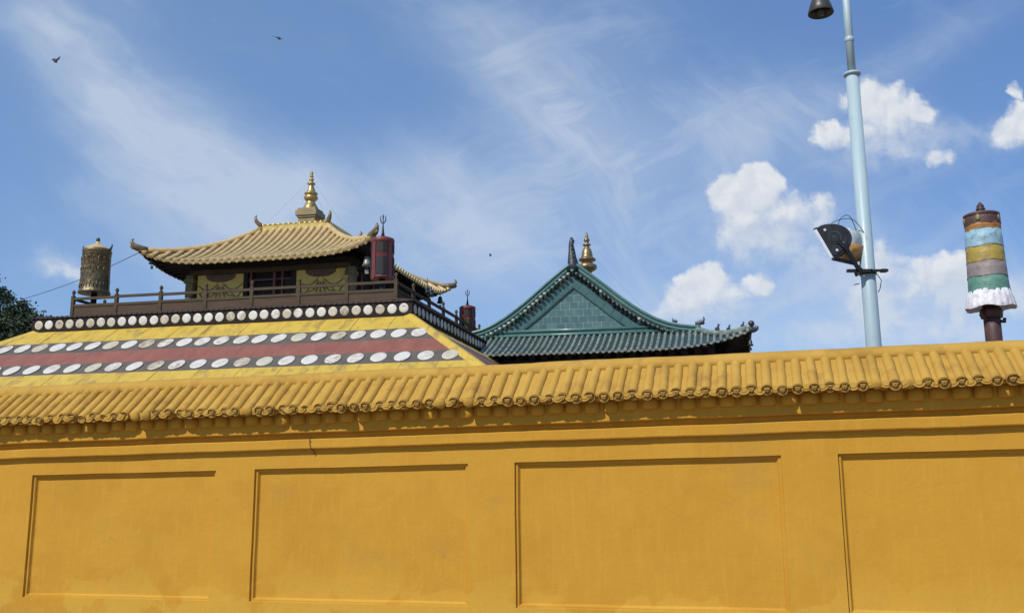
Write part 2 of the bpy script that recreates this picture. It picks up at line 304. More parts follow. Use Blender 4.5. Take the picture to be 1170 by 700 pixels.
# ------------------------------------------------------------------ mesh helpers
class MB:
    def __init__(s): s.v = []; s.f = []; s.m = []; s.s = []
    def face(s, idx, m=0, smooth=False): s.f.append(tuple(idx)); s.m.append(m); s.s.append(smooth)
    def verts(s, pts):
        k = len(s.v); s.v.extend([tuple(p) for p in pts]); return k
    def box(s, x0, x1, y0, y1, z0, z1, m=0, T=None):
        p = [(x, y, z) for z in (z0, z1) for y in (y0, y1) for x in (x0, x1)]
        if T: p = [T @ Vector(q) for q in p]
        k = s.verts(p)
        for f in ((0, 2, 3, 1), (4, 5, 7, 6), (0, 1, 5, 4), (2, 6, 7, 3), (0, 4, 6, 2), (1, 3, 7, 5)): s.face([k+i for i in f], m)
    def grid(s, fn, nu, nv, m=0, smooth=True, flip=False):
        k = s.verts([fn(i/nu, j/nv) for j in range(nv+1) for i in range(nu+1)])
        for j in range(nv):
            for i in range(nu):
                a = k+j*(nu+1)+i; q = (a, a+1, a+nu+2, a+nu+1)
                s.face(q[::-1] if flip else q, m, smooth)
    def lathe(s, prof, c=(0, 0, 0), n=20, m=0, smooth=True, T=None, wave=None):
        ks = []
        for (r, z) in prof:
            ring = []
            for i in range(n):
                a = 2*math.pi*i/n; rr = r*(1+(wave(a, z) if wave else 0))
                p = Vector((rr*math.cos(a), rr*math.sin(a), z))
                if T: p = T @ p
                ring.append((p.x+c[0], p.y+c[1], p.z+c[2]))
            ks.append(s.verts(ring))
        for a, b in zip(ks, ks[1:]):
            for i in range(n): s.face((a+i, a+(i+1) % n, b+(i+1) % n, b+i), m, smooth)
        s.face([ks[0]+i for i in range(n)][::-1], m); s.face([ks[-1]+i for i in range(n)], m)
    def tube(s, pts, rad, n=8, m=0, caps=True, smooth=True):
        pts = [Vector(p) for p in pts]; ks = []
        rad = rad if isinstance(rad, (list, tuple)) else [rad]*len(pts)
        up = None
        for i, p in enumerate(pts):
            d = (pts[min(i+1, len(pts)-1)]-pts[max(i-1, 0)]).normalized()
            if up is None: up = Vector((0, 0, 1)) if abs(d.z) < .9 else Vector((1, 0, 0))
            x = d.cross(up).normalized(); y = x.cross(d).normalized(); up = y
            ks.append(s.verts([p+rad[i]*(math.cos(2*math.pi*j/n)*x+math.sin(2*math.pi*j/n)*y) for j in range(n)]))
        for a, b in zip(ks, ks[1:]):
            for j in range(n): s.face((a+j, a+(j+1) % n, b+(j+1) % n, b+j), m, smooth)
        if caps: s.face([ks[0]+j for j in range(n)][::-1], m); s.face([ks[-1]+j for j in range(n)], m)
    def sweep(s, pts, sec, m=0, smooth=False, side=None, up=Vector((0, 0, 1))):
        """closed section [(side, up)] swept along pts; side vector fixed or derived"""
        pts = [Vector(p) for p in pts]; ks = []; n = len(sec)
        for i, p in enumerate(pts):
            d = (pts[min(i+1, len(pts)-1)]-pts[max(i-1, 0)]).normalized()
            x = Vector(side) if side is not None else d.cross(up).normalized()
            y = x.cross(d).normalized()
            ks.append(s.verts([p+a*x+b*y for a, b in sec]))
        for a, b in zip(ks, ks[1:]):
            for j in range(n): s.face((a+j, a+(j+1) % n, b+(j+1) % n, b+j), m, smooth)
        s.face([ks[0]+j for j in range(n)][::-1], m); s.face([ks[-1]+j for j in range(n)], m)
    def prism(s, poly, y0, y1, m=0, T=None, smooth=False):
        n = len(poly)
        p = [Vector((x, y0, z)) for x, z in poly]+[Vector((x, y1, z)) for x, z in poly]
        if T: p = [T @ q for q in p]
        k = s.verts(p)
        s.face([k+i for i in range(n)], m); s.face([k+n+i for i in range(n)][::-1], m)
        for i in range(n): s.face((k+i, k+n+i, k+n+(i+1) % n, k+(i+1) % n), m, smooth)
    def build(s, name, mats, parent=None, fix=True, loc=None):
        me = bpy.data.meshes.new(name); me.from_pydata(s.v, [], s.f)
        for q in (mats if isinstance(mats, (list, tuple)) else [mats]): me.materials.append(q)
        me.polygons.foreach_set('material_index', s.m); me.polygons.foreach_set('use_smooth', s.s)
        if fix:
            b = bmesh.new(); b.from_mesh(me); bmesh.ops.recalc_face_normals(b, faces=b.faces); b.to_mesh(me); b.free()
        me.update()
        o = bpy.data.objects.new(name, me); col.objects.link(o)
        if parent: o.parent = parent
        if loc: o.location = loc
        return o


def smooth_path(p, k=5):
    p = [Vector(q) for q in p]; out = []
    for i in range(len(p)-1):
        a, b_, c, d = p[max(i-1, 0)], p[i], p[i+1], p[min(i+2, len(p)-1)]
        for j in range(k):
            t_ = j/k; out.append(.5*((2*b_)+(c-a)*t_+(2*a-5*b_+4*c-d)*t_*t_+(3*b_-a-3*c+d)*t_**3))
    return out+[p[-1]]
def tag(o, label=None, cat=None, group=None, kind=None):
    for k, v in (('label', label), ('category', cat), ('group', group), ('kind', kind)):
        if v: o[k] = v
    return o
def thing(name, loc, rz, label, cat, group=None):
    o = bpy.data.objects.new(name, None); col.objects.link(o); o.empty_display_size = .3
    o.location = loc; o.rotation_euler = (0, 0, rz)
    return tag(o, label, cat, group)
def frame(yaw, side):
    t, k = R(yaw), math.tan(R(side-yaw))
    d = Vector((math.cos(t), -math.sin(t), 0)); n = Vector((math.sin(t), math.cos(t), 0))
    return lambda a, b, z=0: (a+k*b)*d+b*n+Vector((0, 0, z))
def shear(root, k):
    seen = set()
    for o in root.children_recursive:
        if o.type == 'MESH' and o.data.name not in seen and 'noshear' not in o:
            seen.add(o.data.name)
            for v in o.data.vertices: v.co.x += k*v.co.y
        o.location.x += k*o.location.y
    return root
def copy_tree(o, parent=None):
    c = o.copy(); col.objects.link(c); c.parent = parent
    for ch in o.children: copy_tree(ch, c)
    return c


# ------------------------------------------------------------------ ground
g = MB(); g.grid(lambda a, b: (-600+1200*a, -300+1500*b, 0), 8, 8)
tag(g.build('ground', M['ground']), 'pale grey paving in front of and behind the yellow wall', 'ground', kind='structure')

# ------------------------------------------------------------------ yellow perimeter wall
WT = 14.735
S0, S1 = -13.0, 7.2
PANELS = [(-11.35, -8.87), (-8.39, -5.97), (-5.49, -3.03), (-2.53, .11), (.625, 3.2), (3.72, 6.3)]
ZB, ZT = .48, 1.905
def wk(z):
    pts = [(.5, 0), (1.9, .010), (2.2, .012), (2.5, .009), (2.95, .0035)]
    if z <= .5: return 0
    for (a, p), (b, q) in zip(pts, pts[1:]):
        if z <= b: return p+(q-p)*(z-a)/(b-a)
    return .0035
def wallfix(o, amp=1.0):
    for v in o.data.vertices:
        s_, y_, z_ = v.co
        n = noise.noise_vector(Vector((s_*1.5, 0, z_*1.7)))
        n2 = noise.noise_vector(Vector((s_*6.1+9, 0, z_*6)))
        v.co.z += wk(z_)*(s_+3)+amp*(.005*n.z+.002*n2.z)
        v.co.x += amp*.004*n.x+amp*.0015*n2.x
        v.co.y += amp*(.006*n.y+.002*n2.y)
    return o
wall = thing('perimeter_wall', 9.67*Vector((math.sin(R(WT)), math.cos(R(WT)), 0)), -R(WT),
             'long ochre yellow wall with sunken panels and a tiled coping', 'wall')
# local frame: x along the wall, y away from the viewer, so outward is -y
def lines(a, b, step):
    n = max(1, round((b-a)/step)); return [a+(b-a)*i/n for i in range(n)]
sl = []
cuts = [S0]+[q for p in PANELS for q in p]+[S1]
for a, b in zip(cuts, cuts[1:]): sl += lines(a, b, .16)
sl.append(S1)
zl = lines(0, ZB, .16)+lines(ZB, ZT, .16)+lines(ZT, 2.14, .12)+[2.14, 2.33]
b = MB(); k = b.verts([(x, 0, z) for z in zl for x in sl])
W_ = len(sl)
for j in range(len(zl)-1):
    for i in range(W_-1):
        xm, zm = (sl[i]+sl[i+1])/2, (zl[j]+zl[j+1])/2
        if ZB < zm < ZT and any(p < xm < q for p, q in PANELS): continue
        a = k+j*W_+i; b.face((a, a+1, a+W_+1, a+W_), 0, True)
b.box(S0, S1, .11, .5, 0, 2.75)
wallfix(b.build('wall_body', M['stucco'], wall, fix=False))
for (p, q) in PANELS:
    b = MB()
    def loop(inset, y):
        x0, x1, z0, z1 = p+inset, q-inset, ZB+inset*.8, ZT-inset*.8
        xs = lines(x0, x1, .16)+[x1]; zs = lines(z0, z1, .16)+[z1]
        return ([(x, y, z0) for x in xs[:-1]]+[(x1, y, z) for z in zs[:-1]]+[(x, y, z1) for x in xs[:0:-1]]+[(x0, y, z) for z in zs[:0:-1]])
    # step depths: outer groove, lip, inner reveal
    nx, nz = max(1, round((q-p)/.16)), max(1, round((ZT-ZB)/.16))
    def loop2(inset, y):
        x0, x1, z0, z1 = p+inset, q-inset, ZB+inset*.8, ZT-inset*.8
        L = [(x0+(x1-x0)*i/nx, y, z0) for i in range(nx)]+[(x1, y, z0+(z1-z0)*i/nz) for i in range(nz)]
        return L+[(x1-(x1-x0)*i/nx, y, z1) for i in range(nx)]+[(x0, y, z1-(z1-z0)*i/nz) for i in range(nz)]
    rings = [loop2(0, 0), loop2(.003, .024), loop2(.006, .027), loop2(.026, .026), loop2(.03, .029), loop2(.044, .054), loop2(.052, .059)]
    ks = [b.verts(r_) for r_ in rings]; n = len(rings[0])
    for a, c in zip(ks, ks[1:]):
        for i in range(n): b.face((a+i, a+(i+1) % n, c+(i+1) % n, c+i))
    x0, x1, z0, z1 = p+.052, q-.052, ZB+.052*.8, ZT-.052*.8
    b.grid(lambda u, v: (x0+(x1-x0)*u, .059, z0+(z1-z0)*v), nx, nz)
    o = wallfix(b.build('recessed_panel', M['stucco'], wall))
def strip(name, prof, step=.12, amp=1.0, smooth=False, m='stucco'):
    """profile [(out, z)] closed, run along the wall"""
    b = MB(); xs = lines(S0, S1, step)+[S1]; n = len(prof)
    ks = [b.verts([(x, -o_, z) for o_, z in prof]) for x in xs]
    for a, c in zip(ks, ks[1:]):
        for i in range(n): b.face((a+i, a+(i+1) % n, c+(i+1) % n, c+i), 0, smooth)
    b.face([ks[0]+i for i in range(n)]); b.face([ks[-1]+i for i in range(n)])
    return wallfix(b.build(name, M[m], wall), amp)
strip('ledge_moulding', [(-.06, 2.09), (.062, 2.112), (.066, 2.12), (.068, 2.205), (.060, 2.213), (-.06, 2.226)], .1, 1.3)
strip('cornice_band', [(-.06, 2.270), (.075, 2.279), (.082, 2.288), (.08, 2.478), (-.06, 2.485)], .1, 1.2)
strip('eave_board', [(-.06, 2.462), (.125, 2.48), (.175, 2.516), (.175, 2.53), (-.06, 2.56)], .12, 1)
b = MB(); x = S0+.1
while x < S1-.1:                                       # hanging rounded corbels
    w_ = .080+random.uniform(-.006, .008); zb = 2.372+random.uniform(-.012, .012)
    b.lathe([(w_*.5, zb), (w_*.86, zb+.006), (w_, zb+.022), (w_*1.02, zb+.125)], (x+random.uniform(-.008, .008), -.07, 0), 14)
    x += .19
wallfix(b.build('corbel_row', M['stucco'], wall))
# tiled coping: pan sheet + barrel tiles + end discs + drip lips
TO0, TZ0, TO1, TZ1 = -.20, 2.885, .232, 2.548
b = MB()
def pan(u, v):
    x = S0+(S1-S0)*u; o_ = TO0+(TO1-TO0)*v; z = TZ0+(TZ1-TZ0)*v
    return (x, -o_, z)
b.grid(pan, 168, 4)
b.grid(lambda u, v: (S0+(S1-S0)*u, -(TO1+(-.02-TO1)*v), TZ1-.022+.03*v), 168, 1)
b.grid(lambda u, v: (S0+(S1-S0)*u, -TO1, TZ1-.022*v), 168, 1)
pitch = .141; x = S0+.07; nt = 0
sd = Vector((0, -(TO1-TO0), TZ1-TZ0)).normalized()    # down the slope
un = Vector((0, -(TZ0-TZ1), TO1-TO0)).normalized()    # off the slope
if un.z < 0: un = -un
while x < S1-.05:
    r_ = .051+random.uniform(-.004, .004); ext = random.uniform(-.012, .022); dx = random.uniform(-.012, .012); lift = random.uniform(-.003, .008)
    ks = []
    for i in range(7):
        q = i/6; bulge = .004*((i*2+nt) % 3-1)
        c = Vector((x+dx*q, -TO0, TZ0))+sd*(q*.55+ext*q)+un*(lift-.018)
        if i == 6: c = Vector((x+dx, -TO1, TZ1))+sd*(.034+ext)+un*(lift-.018)
        ks.append(b.verts([c+(r_+bulge*.5)*(math.cos(a)*Vector((1, 0, 0))+math.sin(a)*un*1.05) for a in [math.pi*(-.18+1.36*j/9) for j in range(10)]]))
    for a, c2 in zip(ks, ks[1:]):
        for j in range(9): b.face((a+j, a+j+1, c2+j+1, c2+j), 0, True)
    e = Vector((x+dx, -TO1, TZ1))+sd*(.030+ext)+un*(lift-.012)
    rt = R(random.uniform(14, 24)); fx = Vector((1, 0, 0)); fz = Vector((0, -math.cos(rt), -math.sin(rt))); fy = fz.cross(fx); fy = fy if fy.z > 0 else -fy
    kind = random.random()
    T = Matrix((fx, fy, fz)).transposed().to_4x4(); T.translation = e
    if kind < .07:                                     # hollow broken end
        b.lathe([(r_*1.0, -.004), (r_*1.02, .004), (r_*.78, .006), (r_*.72, -.04), (.004, -.045)], n=12, T=T)
    elif kind < .16:                                   # worn smooth end
        b.lathe([(r_*1.06, -.02), (r_*1.1, .012), (r_*1.0, .02), (.004, .022)], n=12, T=T)
    else:                                              # moulded end disc with a boss and eyes
        b.lathe([(r_*1.04, -.03), (r_*1.10, .006), (r_*1.04, .014), (r_*.86, -.006), (r_*.70, -.012), (r_*.55, -.004), (r_*.5, .010), (r_*.22, .020), (.003, .012)], n=14, m=1, T=T)
        for sx in (-.40, .40):
            T2 = T.copy(); T2.translation = e+fx*r_*sx+fy*r_*.28+fz*.0
            b.lathe([(r_*.24, -.01), (r_*.20, .012), (.002, .016)], n=7, m=1, T=T2)
    # drip lip hanging between this tile and the next
    if random.random() > .05:
        cx = x+pitch/2+random.uniform(-.006, .006); pts = []
        dw, dh = .062, .076+random.uniform(-.016, .01)
        for j in range(11):
            a = math.pi*j/10; pts.append((dw*math.cos(a)*1.0, -dh*math.sin(a)**.8))
        Tm = Matrix.Translation((cx, -TO1-.008-random.uniform(0, .012), TZ1+.004)) @ Matrix.Rotation(R(-4), 4, 'X') @ Matrix.Rotation(R(random.uniform(-5, 5)), 4, 'Y')
        b.prism(pts, -.008, .012, T=Tm)
        b.prism([(px*.6, pz*.6-.008) for px, pz in pts], -.015, -.006, T=Tm)
    x += pitch+random.uniform(-.006, .006); nt += 1
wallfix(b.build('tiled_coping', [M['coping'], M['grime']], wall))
ring = [(-.25+.125*math.cos(a), 2.86+.10*math.sin(a)) for a in [math.pi*(-.12+1.24*j/9) for j in range(10)]]
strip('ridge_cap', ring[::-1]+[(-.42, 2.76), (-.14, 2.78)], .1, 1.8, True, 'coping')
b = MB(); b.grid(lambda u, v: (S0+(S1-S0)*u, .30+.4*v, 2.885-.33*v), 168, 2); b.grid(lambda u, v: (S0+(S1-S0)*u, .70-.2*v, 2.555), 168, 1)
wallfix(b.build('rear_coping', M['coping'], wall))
b = MB(); b.tube([(-4.80, -.05, 2.22), (-4.80, -.075, 2.19), (-4.795, -.075, 2.13), (-4.78, -.07, 2.09), (-4.77, -.03, 2.07), (-4.765, -.02, 2.03)], .005, 6)
b.tube([(-4.81, -.06, 2.19), (-4.785, -.08, 2.165)], .005, 6)
b.build('wire_hook', M['rust'], wall)

# ------------------------------------------------------------------ left temple (yellow skirt roof, disc frieze, terrace)
TY, TSIDE = 11.5, 13.5
TP = frame(TY, TSIDE); TK = math.tan(R(TSIDE-TY))
OX, OY = -12.66-8.5, 36+8.5                              # centre of the square building
temple = thing('temple_building', TP(OX, OY), -R(TY), 'monastery building with yellow, red and grey banded skirt roof under a disc frieze', 'temple')
def side_rot(k): return Matrix.Rotation(R(90*k), 4, 'Z')   # k=0 front(-y), 1 right(+x), 2 back, 3 left
H = 8.5
b = MB(); b.box(-11.2, 11.2, -11.2, 11.2, 0, 5.9); b.build('wall', M['plaster'], temple)
b = MB()
ZS = lambda w: 8.55-.66*w
bands = [(-.3, 1.04, 0), (1.04, 1.91, 1), (1.91, 2.82, 2), (2.82, 3.60, 1), (3.60, 4.36, 0)]
for kx in range(4):
    T = side_rot(kx)
    for (w0, w1, mi) in bands:
        n = 40
        def fn(u, v):
            w = w0+(w1-w0)*v; h = H+w
            z = ZS(w)+.018*noise.noise(Vector((u*19+kx*7, w*.9, 1.5)))
            return T @ Vector((-h+2*h*u, -h, z))
        b.grid(fn, n, 2, mi, False)
    x = -12.2                                             # sheet seams, running down the slope
    while x < 12.2:
        wa = max(-.2, abs(x)-H+.1)
        for (w0, w1, mi) in bands:
            a0 = max(w0, wa)
            if a0 < w1-.05 and mi == 0:
                xx = x+random.uniform(-.03, .03)
                p0, p1 = Vector((xx, -H-a0, ZS(a0)+.012)), Vector((xx, -H-w1, ZS(w1)+.012))
                b.sweep([T @ p0, T @ p1], [(-.010, -.012), (.010, -.012), (.010, .002), (-.010, .002)], 3)
        x += 1.52+random.uniform(-.25, .25)
    # eave thickness + soffit
    h = H+4.36
    b.grid(lambda u, v: T @ Vector((-h+2*h*u, -h, ZS(4.36)-.16*v)), 8, 1, 0, False)
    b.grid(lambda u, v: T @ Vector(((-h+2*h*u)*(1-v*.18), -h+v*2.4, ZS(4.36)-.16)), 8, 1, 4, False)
skirt = b.build('skirt_roof', [M['yellow'], M['greyband'], M['redband'], M['discline'], M['dark']], temple, fix=False)
for kx in range(4):
    T = side_rot(kx); b = MB(); pts = []
    for i in range(10):
        w = -.1+4.48*i/9; pts.append(T @ Vector((H+w, -H-w, ZS(w)+.02)))
    b.sweep(pts, [(-.26, -.17), (.26, -.17), (.24, -.11), (.06, .05), (-.06, .05), (-.24, -.11)], 0)
    b.build('hip_cap', M['yellow'], skirt)
# big white discs on the front slope
def disc_mesh(ra, rb, th):
    b = MB(); b.lathe([(1.0, 0), (1.0, .6*th), (.93, th), (.5, th*1.05), (.02, th*1.06)], n=28, m=0)
    for i, v in enumerate(b.v): b.v[i] = (v[0]*ra, v[1]*rb, v[2])
    return b
sl_ang = math.atan(.66)
proto = [None, None]
first = None
for w, n, phase in ((1.47, 24, 0), (3.21, 26, .35)):
    half = H+w-.62
    for i in range(n):
        mi = 0 if random.random() > .2 else 1
        if proto[mi] is None:
            o = disc_mesh(.30, .385, .022).build('mirror_disc', M['disc' if mi == 0 else 'disc_dull'], skirt); proto[mi] = o; o['noshear'] = 1
        else:
            o = proto[mi].copy(); col.objects.link(o); o.parent = skirt
        o.location = (-half+2*half*i/(n-1)+random.uniform(-.02, .02), -H-w, ZS(w)+.02)
        o.rotation_euler = (sl_ang, 0, R(random.uniform(-4, 4)))
        # discs lean slightly out of the sheet
# frieze, cornice, terrace
b = MB(); b.box(-H-.05, H+.05, -H-.05, H+.05, 8.56, 9.12)
frieze = b.build('frieze', M['frieze'], temple)
fd = [None, None]
for kx, cnt in ((0, 34), (1, 34)):
    for i in range(cnt):
        mi = 0 if random.random() > .38 else 1
        if fd[mi] is None:
            d_ = MB(); d_.lathe([(.195, 0), (.195, .014), (.178, .024), (.10, .025), (.01, .026)], n=22)
            o = d_.build('roundel', M['disc' if mi == 0 else 'disc_dull'], frieze); fd[mi] = o; o['noshear'] = 1
        else:
            o = fd[mi].copy(); col.objects.link(o); o.parent = frieze
        q = -H+.29+(2*H-.58)*i/(cnt-1)+random.uniform(-.012, .012); z = 8.845+random.uniform(-.012, .012)
        if kx == 0: o.location = (q, -H-.052, z); o.rotation_euler = (R(90+random.uniform(-3, 3)), 0, 0)
        else: o.location = (H+.052, q, z); o.rotation_euler = (R(90+random.uniform(-3, 3)), 0, R(90))
b = MB()
for kx in range(4):
    T = side_rot(kx)
    b.box(-H-.1, H+.1, -H-.1, -H+.2, 9.123, 9.165, 0, T)
    x = -H
    while x < H:
        b.tube([T @ Vector((x, -H-.13, 9.165)), T @ Vector((x, -H+.75, 9.235))], .042, 8, 0); x += .235
b.build('terrace_edge', M['redtile'], temple)
b = MB(); b.box(-H+.75, H-.75, -H+.75, H-.75, 9.10, 9.20); b.build('terrace_floor', M['concrete'], temple)
bal = MB(); hb = 7.47
for kx in range(4):
    T = side_rot(kx)
    bal.box(-hb+.05, hb-.05, -hb-.025, -hb+.025, 9.21, 9.82, 1, T)
bal = bal.build('balustrade', [M['wood'], M['woodpanel']], temple)
for kx in range(4):
    T = side_rot(kx)
    for (za, zb_, d_) in ((10.13, 10.24, .05), (9.80, 9.91, .055)):
        b = MB(); n = 7
        for i in range(n):
            xa, xb = -hb+2*hb*i/n, -hb+2*hb*(i+1)/n; o1 = random.uniform(-.015, .015)
            b.box(xa+.071, xb-.071, -hb-d_, -hb+d_, za+o1, zb_+o1, 0, T)
        b.build('rail', M['wood'], bal)
pm = None
for kx in range(4):
    T = side_rot(kx)
    for i in range(7):
        p = T @ Vector((-hb+2*hb*i/7, -hb, 9.2))
        if pm is None:
            b = MB(); b.box(-.07, .07, -.07, .07, 0, 1.1); b.lathe([(.05, 1.1), (.055, 1.15), (.04, 1.17), (.075, 1.23), (.08, 1.28), (.05, 1.35), (.01, 1.38)], n=10)
            pm = b.build('post', M['wood'], bal); pm['noshear'] = 1; o = pm
        else: o = pm.copy(); col.objects.link(o); o.parent = bal
        o.location = p
b = MB()
for (yy, hh) in ((4.0, .62), (4.55, .3)):
    b.lathe([(.12, 0), (.14, .05), (.07, .09), (.13, .17), (.11, .25), (.05, .3), (.055, .36), (.025, .42), (.008, hh+.12)], (hb, yy-hb-.0, 10.5), 10)
b.build('spire_ornament', M['beast'], bal)
shear(temple, TK)


# ------------------------------------------------------------------ generic curved tile roof (frustum of hips)
def hip_surface(ax, ay, run, z0, z1, lift, sag=.38, out=.22):
    """returns fn(side, t, q): side 0..3; t = metres along the eave, q = 0 top .. 1 eave"""
    def fn(kx, c, q, dz=0):
        """c in -1..1 along the side"""
        half = (ax if kx % 2 == 0 else ay)+run*q; dist = (ay if kx % 2 == 0 else ax)+run*q
        up = (abs(c)**5)*q*q
        z = z0+(z1-z0)*(q*(1+sag*(1-q)))+lift*up
        o_ = out*(abs(c)**6)*q*q
        v = Vector((c*(half+o_), -(dist+o_), z+dz))
        return side_rot(kx) @ v
    return fn
def hip_tiles(ax, ay, run, fn, pitch, rb, sides, mats_, tip=True, nseg=8, rj=.06):
    tiles, pans = MB(), MB()
    for kx in sides:
        pans.grid(lambda u, v: fn(kx, -1+2*u, v), 48, 10, 0, True)
        half0 = ax if kx % 2 == 0 else ay; half = half0+run
        n = int(2*half/pitch); lat = side_rot(kx) @ Vector((1, 0, 0))
        for i in range(n+1):
            t = -half+pitch*.5+i*(2*half-pitch)/n+random.uniform(-.012, .012)
            q0 = max(0.0, (abs(t)-half0)/run)
            if q0 > .97: continue
            pts = []
            for j in range(nseg+1):
                q = q0+(1.0-q0)*j/nseg; hq = half0+run*q
                pts.append(fn(kx, max(-1, min(1, t/hq)), q, .01))
            ks = []; rr = rb*(1+random.uniform(-rj, rj))
            for j, p in enumerate(pts):
                d = (pts[min(j+1, nseg)]-pts[max(j-1, 0)]).normalized(); up = lat.cross(d)
                if up.z < 0: up = -up
                ks.append(tiles.verts([p+rr*(math.cos(a)*lat+math.sin(a)*up) for a in [math.pi*m_/6 for m_ in range(7)]]))
            for a, c in zip(ks, ks[1:]):
                for m_ in range(6): tiles.face((a+m_, a+m_+1, c+m_+1, c+m_), 0, True)
            # end disc
            e = pts[-1]; d = (pts[-1]-pts[-2]).normalized(); up = lat.cross(d)
            if up.z < 0: up = -up
            T = Matrix((lat, up, d)).transposed().to_4x4(); T.translation = e+d*.01+up*.005
            tiles.lathe([(rr*1.02, -.03), (rr*1.1, .012), (rr*.9, .026), (rr*.55, .016), (rr*.3, .03), (.004, .03)], n=10, m=1 if random.random() < .5 else 0, T=T)
            # drip between
            T2 = T.copy(); T2.translation = fn(kx, max(-1, min(1, (t+pitch/2)/half)), 1.0)+d*.015
            pl = [(pitch*.34*math.cos(math.pi*j/6), -pitch*.36*math.sin(math.pi*j/6)) for j in range(7)]
            Td = Matrix((lat, d, up)).transposed().to_4x4(); Td.translation = T2.translation
            tiles.prism(pl, -.01, .014, m=1, T=Td)
    return tiles, pans
def hip_soffit(fn, sides, drop, inner_q):
    b = MB()
    for kx in sides:
        b.grid(lambda u, v: fn(kx, (-1+2*u)*(1-.012*v), 1-(1-inner_q)*v, -.06-drop*v*.4), 40, 4, 0, True)
        b.grid(lambda u, v: fn(kx, -1+2*u, 1.0, -.005-.06*v), 40, 1, 0, False)
    return b
def rafters(fn, sides, half, pitch, r_, inner_q):
    b = MB()
    for kx in sides:
        n = int(2*half/pitch)
        for i in range(1, n):
            c = -1+2*i/n
            b.tube([fn(kx, c, .985, -.13), fn(kx, c*(1-.02), inner_q, -.16)], r_, 6)
    return b
def dragon(sz=1.0, curl=1.0, spikes=True):
    """upward-curling corner ornament, pointing +x, base at origin"""
    b = MB()
    pts = [(-.35, 0, .0), (-.1, 0, .03), (.12, 0, .10), (.28, 0, .24), (.36, 0, .42), (.34, 0, .56), (.26, 0, .62)]
    b.tube([(x*sz, y*sz, z*sz*curl) for x, y, z in pts], [q*sz for q in (.15, .17, .16, .12, .075, .05, .02)], 9)
    b.tube([(.05*sz, 0, .05*sz), (.30*sz, 0, .03*sz), (.42*sz, 0, .10*sz)], [.10*sz, .075*sz, .03*sz], 8)   # jaw
    for k in range(4 if spikes else 0):
        x = -.25+.13*k; b.tube([(x*sz, 0, (.10+.05*k)*sz), ((x-.07)*sz, 0, (.26+.06*k)*sz)], [.05*sz, .012*sz], 6)
    return b

# ------------------------------------------------------------------ gold-roofed pavilion on the terrace
pav = thing('rooftop_pavilion', TP(OX+.05, OY, 9.3), -R(TY), 'square pavilion with gold tiled upturned roof on the left terrace', 'pavilion')
Z0 = 9.3
fnp = hip_surface(1.72, 1.72, 3.78, 14.50-Z0, 12.06-Z0, .62, .42, .18)
tl, pn = hip_tiles(1.72, 1.72, 3.78, fnp, .36, .108, (0, 1, 2, 3), None, nseg=9)
roof = tl.build('roof', [M['goldtile'], M['goldtile']], pav)
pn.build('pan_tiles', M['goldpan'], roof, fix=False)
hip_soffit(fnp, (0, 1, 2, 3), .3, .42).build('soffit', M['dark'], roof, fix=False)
rafters(fnp, (0, 1, 2, 3), 5.5, .36, .05, .45).build('rafters', M['dark'], roof)
for kx in range(4):
    b = MB(); pts = [fnp(kx, 1, q/10, .05) for q in range(0, 11)]
    b.sweep(pts, [(-.13, -.06), (.13, -.06), (.12, .07), (.07, .15), (-.07, .15), (-.12, .07)], 0, True)
    b.build('hip_ridge', M['goldtile'], roof)
    e = pts[-1]; dirv = (pts[-1]-pts[-2]); dirv.z = 0; ang = math.atan2(dirv.y, dirv.x)
    b = dragon(1.0, .72, False)
    b.build('corner_ornament', M['goldorn'], roof, loc=e+Vector((0, 0, .05))).rotation_euler = (0, 0, ang)
    T = side_rot(kx); b = MB()                             # knobbed gold ridge round the flat top
    b.box(-1.75, 1.75, -1.82, -1.55, 5.08, 5.38, 0, T)
    x = -1.66
    while x < 1.7:
        b.lathe([(.02, -.03), (.11, .0), (.135, .06), (.11, .12), (.02, .15)], tuple(T @ Vector((x, -1.69, 5.36))), 10); x += .277
    b.build('ridge_trim', M['goldtrim'], roof)
    b = MB(); c = T @ Vector((1.72, -1.72, 5.30)); d_ = T @ Vector((.7, -.7, 0))
    b.tube([c, c+d_*.1+Vector((0, 0, .14)), c+d_*.3+Vector((0, 0, .30)), c+d_*.36+Vector((0, 0, .52)), c+d_*.28+Vector((0, 0, .62))], [.12, .13, .10, .06, .015], 8)
    b.build('ridge_end_ornament', M['goldorn'], roof)
b = MB(); b.box(-1.6, 1.6, -1.6, 1.6, 5.0, 5.2); b.build('roof_deck', M['goldtile'], roof)
b = MB()
b.box(-.44, .44, -.44, .44, 5.2, 6.12); b.box(-.50, .50, -.50, .50, 6.123, 6.22); b.box(-.56, .56, -.56, .56, 6.223, 6.48); b.box(-.48, .48, -.48, .48, 6.483, 6.62)
fin = b.build('finial_base', M['goldblock'], pav)
b = MB()
FIN = [(.55, 5.90), (.55, 5.96), (.52, 6.0), (.50, 6.08), (.42, 6.22), (.33, 6.38), (.28, 6.5), (.30, 6.54), (.40, 6.62), (.46, 6.74), (.44, 6.86), (.36, 6.92), (.34, 6.96), (.44, 7.02), (.46, 7.08), (.42, 7.14),
         (.30, 7.18), (.27, 7.28), (.22, 7.45), (.17, 7.62), (.16, 7.70), (.27, 7.76), (.28, 7.82), (.18, 7.88), (.10, 7.93), (.13, 8.0), (.17, 8.08), (.16, 8.15), (.09, 8.22), (.07, 8.26), (.15, 8.32), (.15, 8.36), (.08, 8.40), (.07, 8.46), (.12, 8.54), (.10, 8.62), (.04, 8.70), (.01, 8.74)]
b.lathe([(r_*.74, 6.66+(z_-5.96)*.74) for r_, z_ in FIN], n=24, wave=lambda a, z: .05*math.cos(12*a) if 7.1 < z < 7.39 else 0)
b.build('finial', M['gold'], pav)
b = MB()
